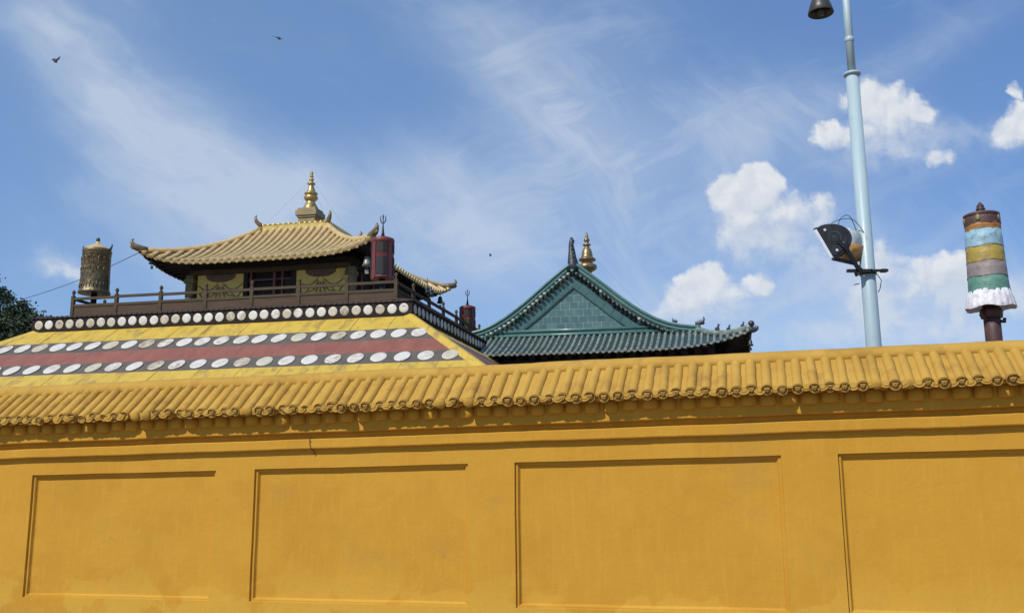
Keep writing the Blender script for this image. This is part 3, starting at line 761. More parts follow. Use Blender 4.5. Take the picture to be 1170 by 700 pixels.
for sx, sy in ((-1, -1), (1, -1), (1, 1), (-1, 1)):
    b.tube([(sx*.1, sy*.1, 8.1), (sx*1.6, sy*1.6, 5.5)], .003, 5)
b.build('stay_wire', M['wire'], pav)
# body
hb2 = 4.0
b = MB()
b.box(-hb2+.06, hb2-.06, -hb2+.3, hb2-.06, 0, 3.05)                      # core behind the front bays
b.box(-hb2-.05, hb2+.05, -hb2-.05, hb2+.05, 2.52, 3.0)                  # beam
b.build('wall', M['dark'], pav)
b = MB()
b.box(-hb2, -1.32, -hb2-.08, -hb2+.10, 2.5, 2.72); b.box(-1.32, 1.28, -hb2-.07, -hb2+.10, 2.5, 2.70); b.box(1.28, hb2, -hb2-.08, -hb2+.10, 2.5, 2.72)
b.box(-hb2+.02, hb2-.02, -hb2-.03, -hb2+.28, 2.723, 2.95)
b.build('lintel', M['wood'], pav)
for sx in (-1, 1):
    for sy in (-1, 1):
        b = MB(); b.box(sx*hb2-.18, sx*hb2+.18, sy*hb2-.18, sy*hb2+.18, 0, 2.49)
        b.box(sx*hb2-.24, sx*hb2+.24, sy*hb2-.24, sy*hb2+.24, 2.1, 2.3)
        b.build('corner_post', M['postgold'], pav)
for (xa, xb) in ((-3.68, -1.30), (1.30, 3.70)):
    b = MB(); nx = 24
    xc, hw = (xa+xb)/2, (xb-xa)/2
    b.grid(lambda u, v: (xa+(xb-xa)*u, -hb2+.02+.012*math.sin(u*34)+.01*noise.noise(Vector((u*6, v*3, xa))), .1+2.38*v), 40, 6, 0, True)
    b.box(xa, xb, -hb2+.08, -hb2+.2, .1, 2.48)
    pnl = b.build('curtain_panel', M['greenpaint'], pav)
    b = MB()
    for s_ in (-1, 1):
        for (x1_, z1_, x2_, z2_, dp) in ((.12, 2.05, 1.12, 2.0, .30), (.10, 1.95, .62, 1.45, .18), (.08, 1.85, .26, 1.40, .06), (.55, 1.62, 1.12, 1.75, .32)):
            pts = []
            for i in range(9):
                q = i/8; pts.append((xc+s_*(x1_+(x2_-x1_)*q), -hb2+.0, z1_+(z2_-z1_)*q-dp*math.sin(math.pi*q)))
            b.tube(pts, [.012+.03*math.sin(math.pi*(i+.5)/9) for i in range(9)], 6)
    b.tube([(xc, -hb2, 1.9), (xc, -hb2, 1.42)], [.02, .045], 6)
    b.lathe([(.02, 1.12), (.16, 1.2), (.2, 1.3), (.14, 1.36), (.02, 1.38)], (xc, -hb2+.02, 0), 12)
    b.build('swag', M['swag'], pnl)
    b = MB()
    poly = [(xc+hw*.62*math.cos(math.pi*i/14), 2.475-.36*math.sin(math.pi*i/14)**.7) for i in range(15)]
    b.prism(poly, -hb2-.03, -hb2+.0)
    b.build('valance', M['valance'], pnl)
    b = MB(); b.box(xc-.38, xc+.38, -hb2-.02, -hb2+.0, .12, 1.05); b.build('lower_cloth', M['valance'], pnl)
b = MB()
for x, w_, m_ in ((-1.22, .10, 1), (-.95, .05, 0), (.22, .06, 0), (.62, .045, 0), (1.2, .10, 1)):
    b.box(x-w_, x+w_, -hb2-.02, -hb2+.12, .02, 2.49, m_)
b.box(-1.1, 1.1, -hb2+.05, -hb2+.1, 2.1, 2.18, 0)
b.box(.7, 1.08, -hb2+.06, -hb2+.12, .02, 2.08, 1)
b.build('door_frame', [M['redwood'], M['dark']], pav)
for i in range(5):
    b = MB(); b.box(hb2-.03, hb2+.06, -2.9+1.45*i-.08, -2.9+1.45*i+.08, .02, 2.5); b.build('side_post', M['redwood'], pav)
shear(pav, TK)

# ------------------------------------------------------------------ things standing on the terrace
def banner(loc, sc_, label):
    t = thing('victory_banner', loc, -R(TY), label, 'banner', 'dark red victory banners on the terrace')
    b = MB()
    b.lathe([(.50, .92), (.51, 1.0), (.505, 1.02), (.485, 2.52), (.51, 2.54), (.515, 2.66), (.49, 2.72), (.28, 2.80), (.06, 2.86)], n=32)
    b.build('drum', M['bannerred'], t)
    b = MB(); b.lathe([(.14, 0), (.14, .95)], n=10); b.build('stem', M['iron'], t)
    def patch(a0, hw, z0_, z1_, off, m_, nm, amp=.006, tail=0):
        p = MB(); rr = lambda z: .505-.0133*(z-1.02)+off
        def fn(u, v):
            z = z0_+(z1_-z0_)*v-(tail*(1-v)**3*(1-(2*u-1)**2) if tail else 0); a = a0+R(-hw+2*hw*u); q = rr(z)+amp*math.sin(u*13)
            return (q*math.cos(a), q*math.sin(a), z)
        p.grid(fn, 18, 8); p.build(nm, M[m_], t, fix=False)
    for k in range(4):
        a = R(90*k-74)
        patch(a, 29, 1.06, 1.86, .016, 'bannerdark', 'dark_hanging'); patch(a, 27, 2.08, 2.48, .016, 'bannerdark', 'dark_hanging')
        patch(a+R(45), 12, 1.0, 2.53, .028, 'bannerred', 'ribbon', .002, .14)
    b = MB()
    b.tube([(0, 0, 2.82), (0, 0, 3.0), (0, 0, 3.3), (0, 0, 3.62)], [.10, .06, .03, .02], 8)
    b.tube([(-.11, 0, 3.80), (-.12, 0, 3.6), (-.07, 0, 3.47), (0, 0, 3.43), (.07, 0, 3.47), (.12, 0, 3.6), (.11, 0, 3.80)], [.008, .024, .024, .024, .024, .024, .008], 7)
    b.tube([(0, 0, 3.6), (0, 0, 3.74), (0, 0, 3.86)], [.02, .034, .005], 7)
    b.build('trident', M['iron'], t)
    t.scale = (sc_, sc_, sc_)
    return t
banner(TP(-14.87, 38.5, 9.72), 1.0, 'dark red cylindrical banner with trident beside the gold roof corner')
banner(TP(-14.80, 51.4, 9.4), .90, 'smaller dark red cylindrical banner with trident behind the sloping balustrade')
t = thing('brass_drum_banner', TP(-28.2, 37.8, 9.12), -R(TY), 'embossed brass cylinder standing at the left end of the terrace', 'banner')
t.scale = (.92, .92, 1)
b = MB(); b.lathe([(.74, 1.42), (.755, 1.44), (.75, 1.5), (.70, 1.56), (.685, 1.8), (.66, 3.28), (.68, 3.30), (.69, 3.36), (.68, 3.42), (.62, 3.46)], n=36)
dm = b.build('drum', M['drum'], t)
b = MB()
for z_, r_ in ((1.95, .682), (2.02, .682), (3.22, .668)):
    b.lathe([(r_, z_-.018), (r_+.016, z_), (r_, z_+.018)], n=36)
for k in range(7):
    a = R(-150+k*22)
    for (z_, s_) in ((2.9, .16), (2.45, .13)):
        pts = [(.68*math.cos(a+s_*1.05*math.cos(q)), .68*math.sin(a+s_*1.05*math.cos(q)), z_+s_*1.1*math.sin(q)) for q in [i*.62 for i in range(9)]]
        b.tube(pts, [.024]*8+[.01], 6)
for k in range(14):
    a = R(-165+k*13); b.tube([(.70*math.cos(a), .70*math.sin(a), 1.62), (.70*math.cos(a), .70*math.sin(a), 1.9)], .02, 5)
b.build('embossing', M['drum'], dm)
b = MB(); b.lathe([(.66, 3.44), (.60, 3.50), (.42, 3.60), (.2, 3.70), (.10, 3.76), (.09, 3.84)], n=30); b.build('cap', M['goldtile'], t)
b = MB(); b.lathe([(.05, 3.82), (.10, 3.90), (.09, 3.98), (.02, 4.04)], n=10); b.build('knob', M['beast'], t)
b = MB()
for sx in (-1, 1): b.tube([(sx*.62, 0, 3.40), (sx*.74, 0, 3.46), (sx*.80, 0, 3.62), (sx*.78, 0, 3.70)], [.07, .06, .04, .015], 7)
b.build('ear_ornament', M['beast'], t)
b = MB(); b.lathe([(.20, 0), (.18, .2), (.14, .5), (.14, 1.45)], n=12); b.build('stem', M['iron'], t)
b = MB(); b.lathe([(.70, 1.45), (.3, 1.5), (.1, 1.5)], n=24); b.build('underside', M['iron'], t)

def bell(loc, size, label, m='bell'):
    t = thing('wind_bell', loc, 0, label, 'bell')
    b = MB(); b.tube([(0, 0, 0), (0, 0, -.28)], .012, 5); b.build('chain', M['wire'], t)
    b = MB(); b.lathe([(.03, -.26), (.08, -.29), (.10, -.36), (.12, -.50), (.17, -.60), (.15, -.60), (.08, -.40)], n=12); b.build('bell_body', M[m], t)
    b = MB(); b.tube([(0, 0, -.5), (0, 0, -.72)], .012, 5); b.box(-.06, .06, -.01, .01, -.86, -.70); b.build('clapper', M[m], t)
    t.scale = (size,)*3
    return t
bell(TP(-26.35, 39.2, 12.72), .95, 'small dark bell under the left front corner of the gold roof')
bell(TP(-15.98, 39.5, 12.35), 1.35, 'pale bell under the gold roof corner beside the red banner', 'bellpale')
bell(TP(-15.75, 49.4, 12.40), 1.1, 'small dark bell under the far right corner of the gold roof')
b = MB()
P0, P1 = TP(-26.6, 39.0, 12.80), Vector((-28.6, 55, 12.9))
pts = []
for i in range(13):
    q = i/12; p = P0.lerp(P1, q); p.z -= .5*math.sin(math.pi*q)*.4; pts.append(p)
b.tube(pts, .016, 5)
tag(b.build('cable', M['wire']), 'thin dark cable running from the gold roof corner down behind the brass cylinder', 'cable')

# ------------------------------------------------------------------ green glazed temple on the right
GY, GSIDE = 10, 13
GP = frame(GY, GSIDE); GK = math.tan(R(GSIDE-GY))
green = thing('green_roofed_temple', GP(-7.78, 48, 0), -R(GY), 'temple with green glazed tile gable and upturned lower eave behind the wall', 'temple')
LEN = 13.0                                                  # length of the upper ridge
HW, RUN = 6.05, 2.52
cx, cy = 0, LEN/2
_f = hip_surface(HW, LEN/2, RUN, 9.42, 8.22, .78, .25, .12)
def fng(kx, c, q, dz=0):
    v = _f(kx, c, q, dz); return Vector((v.x, v.y+cy, v.z))
tl, pn = hip_tiles(HW, LEN/2, RUN, fng, .30, .080, (0, 1, 3), None, nseg=7, rj=.12)
low = tl.build('lower_roof', [M['gtile'], M['gtip']], green)
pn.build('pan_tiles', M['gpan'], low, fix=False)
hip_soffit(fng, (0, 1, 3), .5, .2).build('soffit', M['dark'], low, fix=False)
rafters(fng, (0, 1, 3), HW+RUN, .40, .055, .3).build('rafters', M['dark'], low)
b = MB(); b.box(-HW-.9, HW+.9, -.9, LEN+.9, 0, 8.45); b.build('wall', M['redwood'], green)
b = MB()
for kx in (0, 1):
    for i in range(23):
        c = -1+2*(i+.5)/23
        p = fng(kx, c*.93, .62, -.62)
        b.box(p.x-.16, p.x+.16, p.y-.16, p.y+.16, p.z-.35, p.z+.28)
b.box(-HW-1.75, HW+1.75, -1.75, LEN+1.75, 6.6, 7.98)
b.build('bracket_tier', M['dark'], green)
PR = [(0, 13.22), (.5, 12.86), (1.1, 12.38), (1.7, 11.88), (2.3, 11.37), (2.9, 10.90), (3.5, 10.48), (4.1, 10.13), (4.7, 9.88), (5.3, 9.74), (5.9, 9.66), (6.35, 9.66)]
def prof(x):
    x = abs(x)
    for (a, p), (c, q) in zip(PR, PR[1:]):
        if x <= c: return p+(q-p)*(x-a)/(c-a)
    return PR[-1][1]
def curve(s_, off, n=44, x1=6.3, x0=0.0):
    """points along the gable curve on side s_, pushed down square to the curve by off"""
    out = []
    for i in range(n+1):
        x = x0+(x1-x0)*i/n; d = Vector((.05, 0, prof(x+.05)-prof(x))).normalized(); nrm = Vector((d.z, 0, -d.x))
        p = Vector((x, 0, prof(x)))+nrm*off; out.append((s_*max(p.x, 0), p.z))
    return out
# upper roof slopes (tiles run down both sides)
up = MB(); upp = MB()
for s_ in (-1, 1):
    upp.grid(lambda u, v: (s_*6.2*u, .35+(LEN-.7)*v, prof(6.2*u)-.30), 20, 2, 0, True)
    y = .45
    while y < LEN-.4:
        pts = [(s_*6.2*i/12, y, prof(6.2*i/12)-.29) for i in range(13)]; up.tube(pts, .088, 7); y += .285
uroof = up.build('upper_roof', M['gtile'], green)
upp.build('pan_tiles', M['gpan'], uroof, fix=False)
b = MB(); b.tube([(0, -.05, 13.0), (0, LEN, 13.0)], .20, 10); b.box(-.16, .16, .02, LEN, 12.55, 13.12); b.build('main_ridge', M['gridge'], uroof)
for s_ in (-1, 1):
    b = MB(); c0 = curve(s_, .15)
    b.sweep([(x, .14, z) for x, z in c0], [(-.26, -.14), (.26, -.14), (.26, .07), (.18, .15), (-.18, .15), (-.26, .07)] if s_ > 0 else [(-.26, .14), (.26, .14), (.26, -.07), (.18, -.15), (-.18, -.15), (-.26, -.07)], 0, side=(0, 1, 0))
    b.tube([(x, -.12, z) for x, z in curve(s_, .02)], .075, 8)
    vr = b.build('verge_ridge', M['gridge'], uroof)
    # row of short tile ends under the verge
    b = MB(); acc = 0; L = curve(s_, .40, 200, 6.0, .22); last = None
    for (x, z) in L:
        if last is None or math.hypot(x-last[0], z-last[1]) > .245:
            last = (x, z); dz = random.uniform(-.02, .02)
            T = Matrix.Translation((x, -.30+random.uniform(-.02, .02), z+dz)) @ Matrix.Rotation(R(random.uniform(48, 58)), 4, 'X')
            wn = random.random()
            b.lathe([(.08, -.42), (.083, -.02), (.09, .0), (.088, .03), (.05, .028), (.04, .04), (.004, .045)], n=10, m=1 if (s_ < 0 and wn < .55) or (s_ > 0 and wn < .12) else 2 if s_ > 0 else 0, T=T)  # left ends pale, right ends dark: lit and shaded sides put into colour
            b.lathe([(.085, -.40), (.085, .0), (.004, .02)], (x+s_*.14, -.14, z+.02-.09), 8, 2, T=Matrix.Rotation(R(76), 4, 'X'))
    b.build('verge_tile', [M['gridge'], M['gtip'], M['gtipdark']], vr)
    # glazed barge boards, tile by tile
    b = MB(); A, B_ = curve(s_, .52, 60, 6.2, .05), curve(s_, 1.02, 60, 6.2, .05)
    for i in range(0, 60, 4):
        for j in range(i, i+4):
            g_ = .06 if j == i+3 else 0
            q = [A[j], (A[j][0]+(A[j+1][0]-A[j][0])*(1-g_*2), A[j][1]+(A[j+1][1]-A[j][1])*(1-g_*2)), (B_[j][0]+(B_[j+1][0]-B_[j][0])*(1-g_*2), B_[j][1]+(B_[j+1][1]-B_[j][1])*(1-g_*2)), B_[j]]
            if q[3][1] < 9.3 and q[2][1] < 9.3: continue
            b.prism(q, -.02, .14)
    b.build('barge_board', M['gboard'], uroof)
    b = MB(); C_ = curve(s_, 1.05, 40, 4.2, .4); C_ = [p for p in C_ if p[1] > 9.72]
    b.tube([(x, .02, z) for x, z in C_], .028, 6); b.build('gable_trim', M['gridge'], uroof)
pl = [(-4.6, 9.3), (4.6, 9.3)]+[(x, z) for x, z in curve(1, .9, 20, 4.4, .3)][::-1]+[(x, z) for x, z in curve(-1, .9, 20, 4.4, .3)]
b = MB(); b.prism(pl, .10, .30); gb = b.build('gable_brickwork', M['gbrick'], green)
b = MB()
b.tube([(-4.1, -.06, 9.70), (4.1, -.06, 9.70)], .085, 10); b.box(-4.6, 4.6, -.06, .09, 9.50, 9.66); b.tube([(-5.2, -.10, 9.47), (5.2, -.10, 9.47)], .075, 10)
b.build('gable_base_ridge', M['gridge'], green)
# hip ridges of the lower roof, with beasts
for kx, nm in ((0, 1), (3, 1), (1, 0)):
    pts = [fng(kx, 1, q/10, .06) for q in range(11)]
    b = MB(); b.sweep(pts, [(-.12, -.08), (.12, -.08), (.12, .12), (.07, .19), (-.07, .19), (-.12, .12)], 0, True)
    hr = b.build('hip_ridge', M['gtile'], low)
    d = pts[-1]-pts[-2]; ang = math.atan2(d.y, d.x)
    dn = Vector((d.x, d.y, 0)).normalized(); b = dragon(.62, .5); b.build('corner_beast', M['beast'], hr, loc=pts[-1]+dn*.16+Vector((0, 0, -.16))).rotation_euler = (0, 0, ang)
    b = MB(); b.lathe([(.13, -.1), (.15, 0), (.11, .1), (.02, .14)], n=10); b.build('ridge_knob', M['beast'], hr, loc=pts[-1]+Vector((0, 0, .2)))
    for q, s_ in ((.42, .78), (.62, .62), (.86, .58)):
        p = fng(kx, 1, q, .23)
        b = MB()                                              # seated beast: haunch, chest, head, ears, tail
        b.tube([(-.14, 0, .0), (-.09, 0, .10), (.0, 0, .19), (.06, 0, .28), (.09, 0, .36)], [.07, .095, .085, .06, .05], 8)
        b.tube([(.05, 0, .36), (.13, 0, .37), (.19, 0, .34)], [.06, .055, .025], 7)
        for e_ in (-.035, .035): b.tube([(.05, e_, .39), (.03, e_*1.2, .47)], [.022, .005], 5)
        for e_ in (-.05, .05): b.tube([(.05, e_, .2), (.09, e_, .02)], [.035, .028], 6)
        b.tube([(-.16, 0, .05), (-.22, 0, .16), (-.18, 0, .26)], [.03, .03, .01], 6)
        o = b.build('roof_beast', M['beast'], hr, loc=p); o.rotation_euler = (0, 0, ang); o.scale = (s_,)*3
for s_ in (-1, 1):                                           # beast where each verge ridge ends, and a small one above it
    b = dragon(.62, .95); o = b.build('verge_beast', M['beast'], uroof, loc=(s_*6.25, .12, 9.78)); o.rotation_euler = (0, 0, 0 if s_ > 0 else math.pi)
b = dragon(.34, .9); b.build('verge_beast', M['beast'], uroof, loc=(5.05, .0, 9.93)).rotation_euler = (0, 0, math.pi)
b = MB()                                                      # tall dark ornament on the gable peak
b.tube([(0, .05, 12.75), (.0, .02, 13.1), (-.04, .0, 13.5), (-.05, 0, 13.85), (-.08, 0, 14.15), (-.03, 0, 14.35), (-.06, 0, 14.55)], [.36, .30, .22, .17, .13, .14, .05], 9)
for k in range(6): b.tube([(-.02, -.1, 13.0+.22*k), (.18-.02*k, -.22+.02*k, 13.12+.22*k)], [.09, .02], 6)
for k in range(4): b.tube([(-.02, 0, 13.1+.3*k), (-.26+.04*k, 0, 13.28+.3*k)], [.08, .015], 6)
b.build('ridge_ornament', M['beast'], uroof)
b = MB()
b.lathe([(.20, 13.1), (.22, 13.75), (.30, 13.86), (.48, 13.96), (.53, 14.08), (.50, 14.22), (.36, 14.30), (.30, 14.36), (.27, 14.42), (.46, 14.47), (.50, 14.53), (.46, 14.60), (.33, 14.66), (.32, 14.76), (.29, 14.98), (.22, 15.16), (.14, 15.26),
         (.13, 15.32), (.23, 15.37), (.23, 15.44), (.11, 15.49), (.10, 15.56), (.16, 15.63), (.17, 15.71), (.12, 15.79), (.07, 15.84), (.10, 15.90), (.09, 15.96), (.05, 16.0), (.07, 16.06), (.03, 16.14), (.01, 16.18)], (0, 5.0, 0), 24,
        wave=lambda a, z: .05*math.cos(14*a) if 13.9 < z < 14.25 else 0)
b.build('finial', M['bronze'], green)
b = MB(); b.tube([(0, 5, 15.1), (4.2, 5, 10.3)], .003, 5); b.tube([(0, 5, 15.1), (-4.2, 5, 10.3)], .003, 5); b.build('stay_wire', M['wire'], green)
shear(green, GK)
e = GP(-7.78+8.60, 48-2.65, 8.72)
bell(e, .85, 'small dark bell hanging from the green roof corner')

# ------------------------------------------------------------------ lamp post and floodlight
PX, PY = 4.93, 13.0
lp = thing('lamp_post', (PX, PY, 0), 0, 'tall pale blue metal lamp post behind the wall', 'lamp post')
b = MB(); b.lathe([(.12, 0), (.102, 3.5), (.091, 7.48)], n=24); b.build('lower_tube', M['pole'], lp)
b = MB(); b.lathe([(.096, 7.46), (.120, 7.47), (.120, 7.50), (.06, 7.51)], n=24); b.build('collar', M['pole'], lp)
b = MB(); b.lathe([(.057, 7.5), (.053, 9.3)], n=18); b.build('upper_tube', M['pole'], lp)
b = MB(); b.lathe([(.055, 7.98), (.066, 7.99), (.066, 8.05), (.055, 8.06)], n=18); b.build('coupling', M['pole'], lp)
b = MB(); b.tube([(.02, 0, 9.22), (-.18, 0, 9.28), (-.34, 0, 9.22), (-.385, 0, 9.02), (-.385, 0, 8.84)], .022, 8); b.build('arm', M['pole'], lp)
b = MB(); b.lathe([(.03, 8.90), (.05, 8.88), (.07, 8.80), (.085, 8.76), (.10, 8.70), (.155, 8.55), (.185, 8.44), (.18, 8.435), (.15, 8.54), (.08, 8.70), (.02, 8.72)], (-.385, 0, 0), 22)
sh = b.build('lamp_shade', M['shade'], lp)
b = MB(); b.lathe([(.03, 8.72), (.05, 8.60), (.06, 8.48), (.035, 8.41), (.005, 8.40)], (-.385, 0, 0), 14); b.build('bulb', M['shade'], sh)

fl = thing('floodlight', (PX, PY, 4.55), 0, 'black and white floodlight clamped to the pale blue lamp post', 'floodlight')
e1 = Vector((-.457, 0, .889)); e2 = Vector((.889, 0, .457)); ex = Vector((.80, .60, -.05))
cen = Vector((-.50, -.26, .44))
ex = (ex-ex.dot(e1)*e1*.15).normalized()
def DP(a, d, l): return cen+e1*a+e2*d+ex*l
D2 = [(.225, -.17), (.24, -.13), (.24, -.08), (.228, -.03), (.205, .02), (.17, .065), (.125, .10), (.07, .125), (.01, .135), (-.05, .13), (-.11, .11), (-.16, .075), (-.20, .03), (-.228, -.03), (-.24, -.08), (-.24, -.13), (-.225, -.17)]
D2 = [(a, d*1.45 if d > 0 else d) for a, d in D2]
b = MB()
def loft(b, poly, l0, l1, m=0, k1=1.0, smooth=True):
    n = len(poly); k = b.verts([DP(a, d, l0) for a, d in poly]); k2 = b.verts([DP(a*k1, d*k1, l1) for a, d in poly])
    for i in range(n): b.face((k+i, k+(i+1) % n, k2+(i+1) % n, k2+i), m, smooth)
    b.face([k+i for i in range(n)], m); b.face([k2+i for i in range(n)], m)
loft(b, D2, 0, .05)
loft(b, [(a*.9, d*.9) for a, d in D2], -.02, 0)
hs = b.build('end_cover', M['black'], fl)
b = MB()
for (rr_, l_, m_) in ((.095, -.035, 0), (.07, -.05, 1), (.03, -.06, 0)):
    loft(b, [(rr_*math.cos(i*math.pi/10)+.0, rr_*math.sin(i*math.pi/10)+.01) for i in range(20)], l_, -.018, m_)
for (a_, d_) in ((.15, -.06), (-.12, .06), (-.17, -.06)):
    loft(b, [(a_+.018*math.cos(i*math.pi/4), d_+.018*math.sin(i*math.pi/4)) for i in range(8)], -.035, -.018, 2)
b.build('cover_boss', [M['grille'], M['black'], M['white']], hs)
b = MB(); loft(b, [(a*.97, d*.97) for a, d in D2], .052, .46); b.build('housing', M['white'], fl)
b = MB(); loft(b, [(-.15, .125), (-.19, .065), (-.225, -.01), (-.238, -.10), (-.256, -.10), (-.25, .0), (-.208, .085), (-.158, .15)], .07, .44); b.build('orange_shell', M['orange'], fl)  # thin orange shell along the lower back of the housing
b = MB(); loft(b, D2, .462, .50); b.build('end_cover', M['black'], fl)
b = MB(); loft(b, [(.224, -.172), (-.224, -.172), (-.224, -.205), (.224, -.205)], -.012, .49); b.build('lens', M['lens'], fl)
for q_ in (1, -1):
    b = MB(); loft(b, [(q_*.25, -.16), (q_*.25, -.21), (q_*.228, -.21), (q_*.228, -.16)], .0, .5); b.build('lens_clip', M['black'], fl)
b = MB()
b.sweep([DP(-.06, .02, -.03), DP(-.20, .06, -.03), Vector((-.21, -.20, .03)), Vector((-.15, -.17, .0))], [(-.012, -.03), (.012, -.03), (.012, .03), (-.012, .03)])
b.box(-.34, .0, -.17, -.12, -.02, .02); b.box(-.02, .22, -.17, -.13, -.015, .015); b.box(.12, .20, -.18, -.12, -.025, .02)
b.sweep([Vector((-.15, -.15, .0)), Vector((-.1, .2, .02)), DP(-.2, .06, .52), DP(-.06, .02, .52)], [(-.012, -.03), (.012, -.03), (.012, .03), (-.012, .03)])
b.build('bracket', M['iron'], fl)
b = MB(); b.lathe([(.101, -.028), (.115, -.028), (.115, .028), (.101, .028)], n=24); b.build('clamp', M['iron'], fl)
b = MB(); b.tube(smooth_path([DP(.18, .08, .1), DP(.27, .14, .16), DP(.26, .24, .2), Vector((-.13, -.05, .58)), Vector((-.112, -.05, .40))]), .005, 6); b.build('wire', M['wire'], fl); b = MB()
b.tube(smooth_path([DP(.22, .03, .05), DP(.25, .12, .14), DP(.20, .25, .22), Vector((-.05, -.1, .56))]), .005, 6); b.build('wire', M['wire'], fl); b = MB()
b.tube([(.10, -.06, -.03), (.15, -.07, -.12), (.12, -.07, -.24), (.105, -.04, -.28)], .006, 5); b.build('wire', M['wire'], fl); b = MB(); b.tube([(-.24, -.1, -.185), (-.17, -.11, -.17)], .007, 5)
b.build('wire', M['wire'], fl)

# ------------------------------------------------------------------ striped banner on a post
sb = thing('striped_banner', (7.59, 15.0, 0), 0, 'tiered cylinder banner with blue, yellow, green and white bands on rusty post', 'banner')
b = MB(); b.lathe([(.15, 0), (.125, 3.9), (.125, 4.5)], n=16); b.tube([(-.11, -.06, 4.22), (-.19, -.06, 4.30), (-.16, -.06, 4.38)], .035, 6); b.tube([(.1, -.06, 4.20), (.165, -.06, 4.19), (.17, -.06, 4.25)], .028, 6); b.lathe([(.16, 4.26), (.17, 4.36), (.14, 4.42)], n=16); b.build('post', M['rust'], sb)
tiers = [('b_brown', 5.765, 5.93, .270, .268), ('b_orange', 5.665, 5.78, .265, .267), ('b_blue', 5.395, 5.67, .282, .268), ('b_yellow', 5.145, 5.40, .288, .277), ('b_mauve', 4.905, 5.15, .297, .284), ('b_green', 4.655, 4.91, .308, .292)]
for (m_, za, zb_, ra, rb_) in tiers:
    b = MB(); ph = random.random()*6
    b.lathe([(ra*.9, za), (ra, za), (ra+.002, za+.006), (ra-.004, za+.03), ((ra+rb_)/2, (za+zb_)/2), (rb_, zb_)], n=48, smooth=True, wave=lambda a, z: .010*math.sin(5*a+ph)+.008*math.sin(13*a+2*ph) if z < za+.1 else .005*math.sin(7*a+ph))
    for i, v in enumerate(b.v):
        if v[2] < za+.04: b.v[i] = (v[0], v[1], v[2]+.010*math.sin(4*math.atan2(v[1], v[0])+ph))
    b.build('tier', M[m_], sb)
b = MB()
b.lathe([(.30, 4.60), (.360, 4.405), (.367, 4.41), (.367, 4.415), (.335, 4.58), (.30, 4.70)], n=88, wave=lambda a, z: (.024*math.sin(22*a)+.012*math.sin(9*a+1)) if z < 4.5 else .02*math.sin(22*a) if z < 4.65 else 0)
for i, v in enumerate(b.v):
    if v[2] < 4.5: b.v[i] = (v[0], v[1], v[2]+.016*math.sin(5*math.atan2(v[1], v[0])))
b.build('skirt', M['b_white'], sb)
b = MB(); b.lathe([(.30, 4.60), (.1, 4.52)], n=24); b.build('underside', M['rust'], sb)
b = MB(); b.lathe([(.272, 5.90), (.272, 5.945), (.24, 5.96), (.075, 5.98), (.075, 6.0), (.055, 6.02), (.07, 6.035), (.07, 6.055), (.05, 6.07), (.058, 6.085), (.05, 6.11), (.02, 6.15), (.008, 6.165)], n=30); b.build('cap', M['rust'], sb)
for a in (-128, -50, 20, 100, 170):
    b = MB(); T = Matrix.Translation((.268*math.cos(R(a)), .268*math.sin(R(a)), 5.85)) @ Matrix.Rotation(R(a), 4, 'Z') @ Matrix.Rotation(R(90), 4, 'Y')
    b.lathe([(.035, -.01), (.04, .006), (.02, .014), (.004, .015)], n=10, T=T)
    for i, v in enumerate(b.v): b.v[i] = (v[0], v[1], 5.85+(v[2]-5.85)*1.5)
    b.build('stud', M['goldblock'], sb)

# ------------------------------------------------------------------ trees beyond the temple
def tree(loc, h, blobs, n, label, seed):
    random.seed(seed)
    t = thing('broadleaf_tree', loc, 0, label, 'tree', 'trees beyond the temple')
    b = MB(); b.tube([(0, 0, 0), (.1, 0, h*.3), (.0, .1, h*.55), (.1, 0, h*.8)], [.42, .33, .2, .06], 9)
    for (bx, by, bz, br) in blobs: b.tube([(.05, 0, h*.42), (bx*.5, by*.5, (h*.42+bz)/2+.2), (bx, by, bz)], [.16, .10, .03], 6)
    b.build('trunk', M['bark'], t)
    b = MB(); cl = []
    for (bx, by, bz, br) in blobs:
        for _ in range(max(6, int(br*br*7))):
            while True:
                d = Vector((random.uniform(-1, 1), random.uniform(-1, 1), random.uniform(-1, 1)))
                if .35 < d.length < 1: break
            cl.append((Vector((bx, by, bz))+Vector((d.x*br, d.y*br, d.z*br*.85)), random.uniform(.25, .6)))
    for _ in range(n):
        c, r_ = random.choice(cl)
        p = c+Vector((random.gauss(0, 1), random.gauss(0, 1), random.gauss(0, .8)))*r_*.55
        s_ = random.uniform(.06, .14); a = Vector((random.gauss(0, 1), random.gauss(0, 1), random.gauss(0, 1))).normalized(); c_ = a.orthogonal().normalized()
        k = b.verts([p-a*s_, p+c_*s_*.55, p+a*s_*1.1, p-c_*s_*.55]); b.face((k, k+1, k+2, k+3))
    b.build('crown', M['leaf'], t, fix=False)
tree((-37.0, 65, 0), 16, [(0, 0, 14.2, 2.6), (1.7, -.4, 14.9, 1.25), (1.5, 0, 12.6, 1.9), (-2, .5, 13, 2.2), (0, 0, 11.3, 2.6), (2.4, 0, 10.8, 1.8), (.5, -.5, 16.0, 1.5)], 15000, 'tall dark tree at the left edge of the view', 3)
tree((-32.35, 62, 0), 13.8, [(0, 0, 13.0, 1.0), (-1.3, 0, 12.7, 1.0), (.9, 0, 12.5, .95), (.2, 0, 11.6, 1.7), (-1.6, 0, 11.2, 1.8), (1.2, .2, 11.2, 1.1), (.3, .2, 13.7, .6)], 13000, 'lower bushy tree behind the left end of the disc frieze', 5)

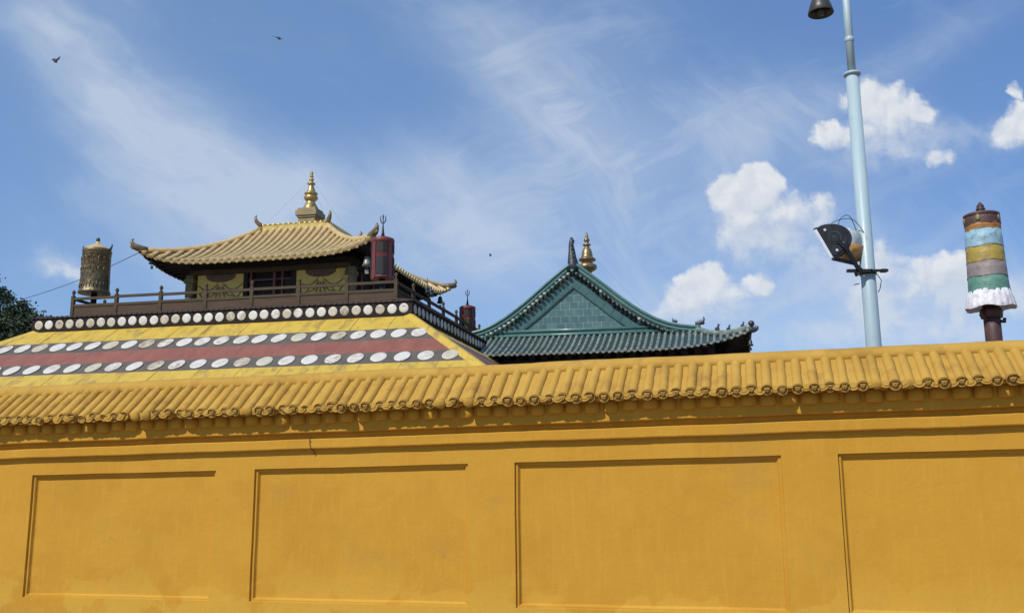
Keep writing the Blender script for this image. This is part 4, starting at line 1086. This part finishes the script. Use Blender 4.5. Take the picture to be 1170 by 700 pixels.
# ------------------------------------------------------------------ birds
def bird(loc, tail, head, wl, wr, width, label, scale=1.0):
    """tail, head: body ends; wl, wr: lists of wing centre-line points; all metres from the body centre"""
    b = MB(); tail, head = Vector(tail), Vector(head); ax = head-tail
    prof_ = [(0, .012), (.06, .05), (.25, .035), (.40, .055), (.62, .075), (.78, .06), (.86, .042), (.92, .04), (.97, .025), (1.0, .006)]
    b.tube([tail+ax*q for q, r_ in prof_], [r_ for q, r_ in prof_], 10)
    for w_ in (wl, wr):
        pts = [Vector(p) for p in w_]; n = len(pts); L, U = [], []
        ks = []
        fw_ = ax.normalized()
        for i, p in enumerate(pts):
            q = i/(n-1); ch = width*(1.0-.25*q-.7*q**4)
            nrm = fw_.cross((pts[min(i+1, n-1)]-pts[max(i-1, 0)]).normalized()).normalized()
            th = .018*(1-q)+.004
            ks.append(b.verts([p+fw_*ch*.45, p+nrm*th+fw_*ch*.1, p-fw_*ch*.55, p-nrm*th+fw_*ch*.1]))
        for a, c in zip(ks, ks[1:]):
            for j in range(4): b.face((a+j, a+(j+1) % 4, c+(j+1) % 4, c+j), 0, True)
        b.face([ks[0]+j for j in range(4)]); b.face([ks[-1]+j for j in range(4)])
    o = b.build('bird', M['bird']); o.location = loc; o.scale = (scale,)*3
    return tag(o, label, 'bird', 'birds in flight')
bird((-22.8, 45, 23.06), (-.17, .05, .07), (.13, -.05, -.14), [(-.03, 0, .02), (-.07, .12, .10), (-.12, .22, .18), (-.17, .30, .24)], [(.02, 0, -.02), (.12, -.08, -.03), (.24, -.12, .05), (.32, -.15, .15)], .20, 'dark bird with raised curved wings, at upper left')
bird((-11.66, 45, 24.15), (-.06, .12, .10), (.12, -.12, -.09), [(0, 0, 0), (-.12, -.02, .05), (-.22, -.03, .07), (-.30, -.03, .13)], [(.03, 0, -.01), (.12, .02, -.03), (.21, .02, -.02), (.25, .02, -.01)], .14, 'dark gliding bird with spread wings, at top centre left')
bird((-1.37, 60, 16.6), (-.02, .08, .09), (.03, -.08, -.10), [(0, 0, 0), (-.05, .05, .05), (-.09, .1, .08)], [(0, 0, 0), (.05, .05, .02), (.08, .1, .04)], .12, 'tiny distant bird between the pavilion and the green gable')
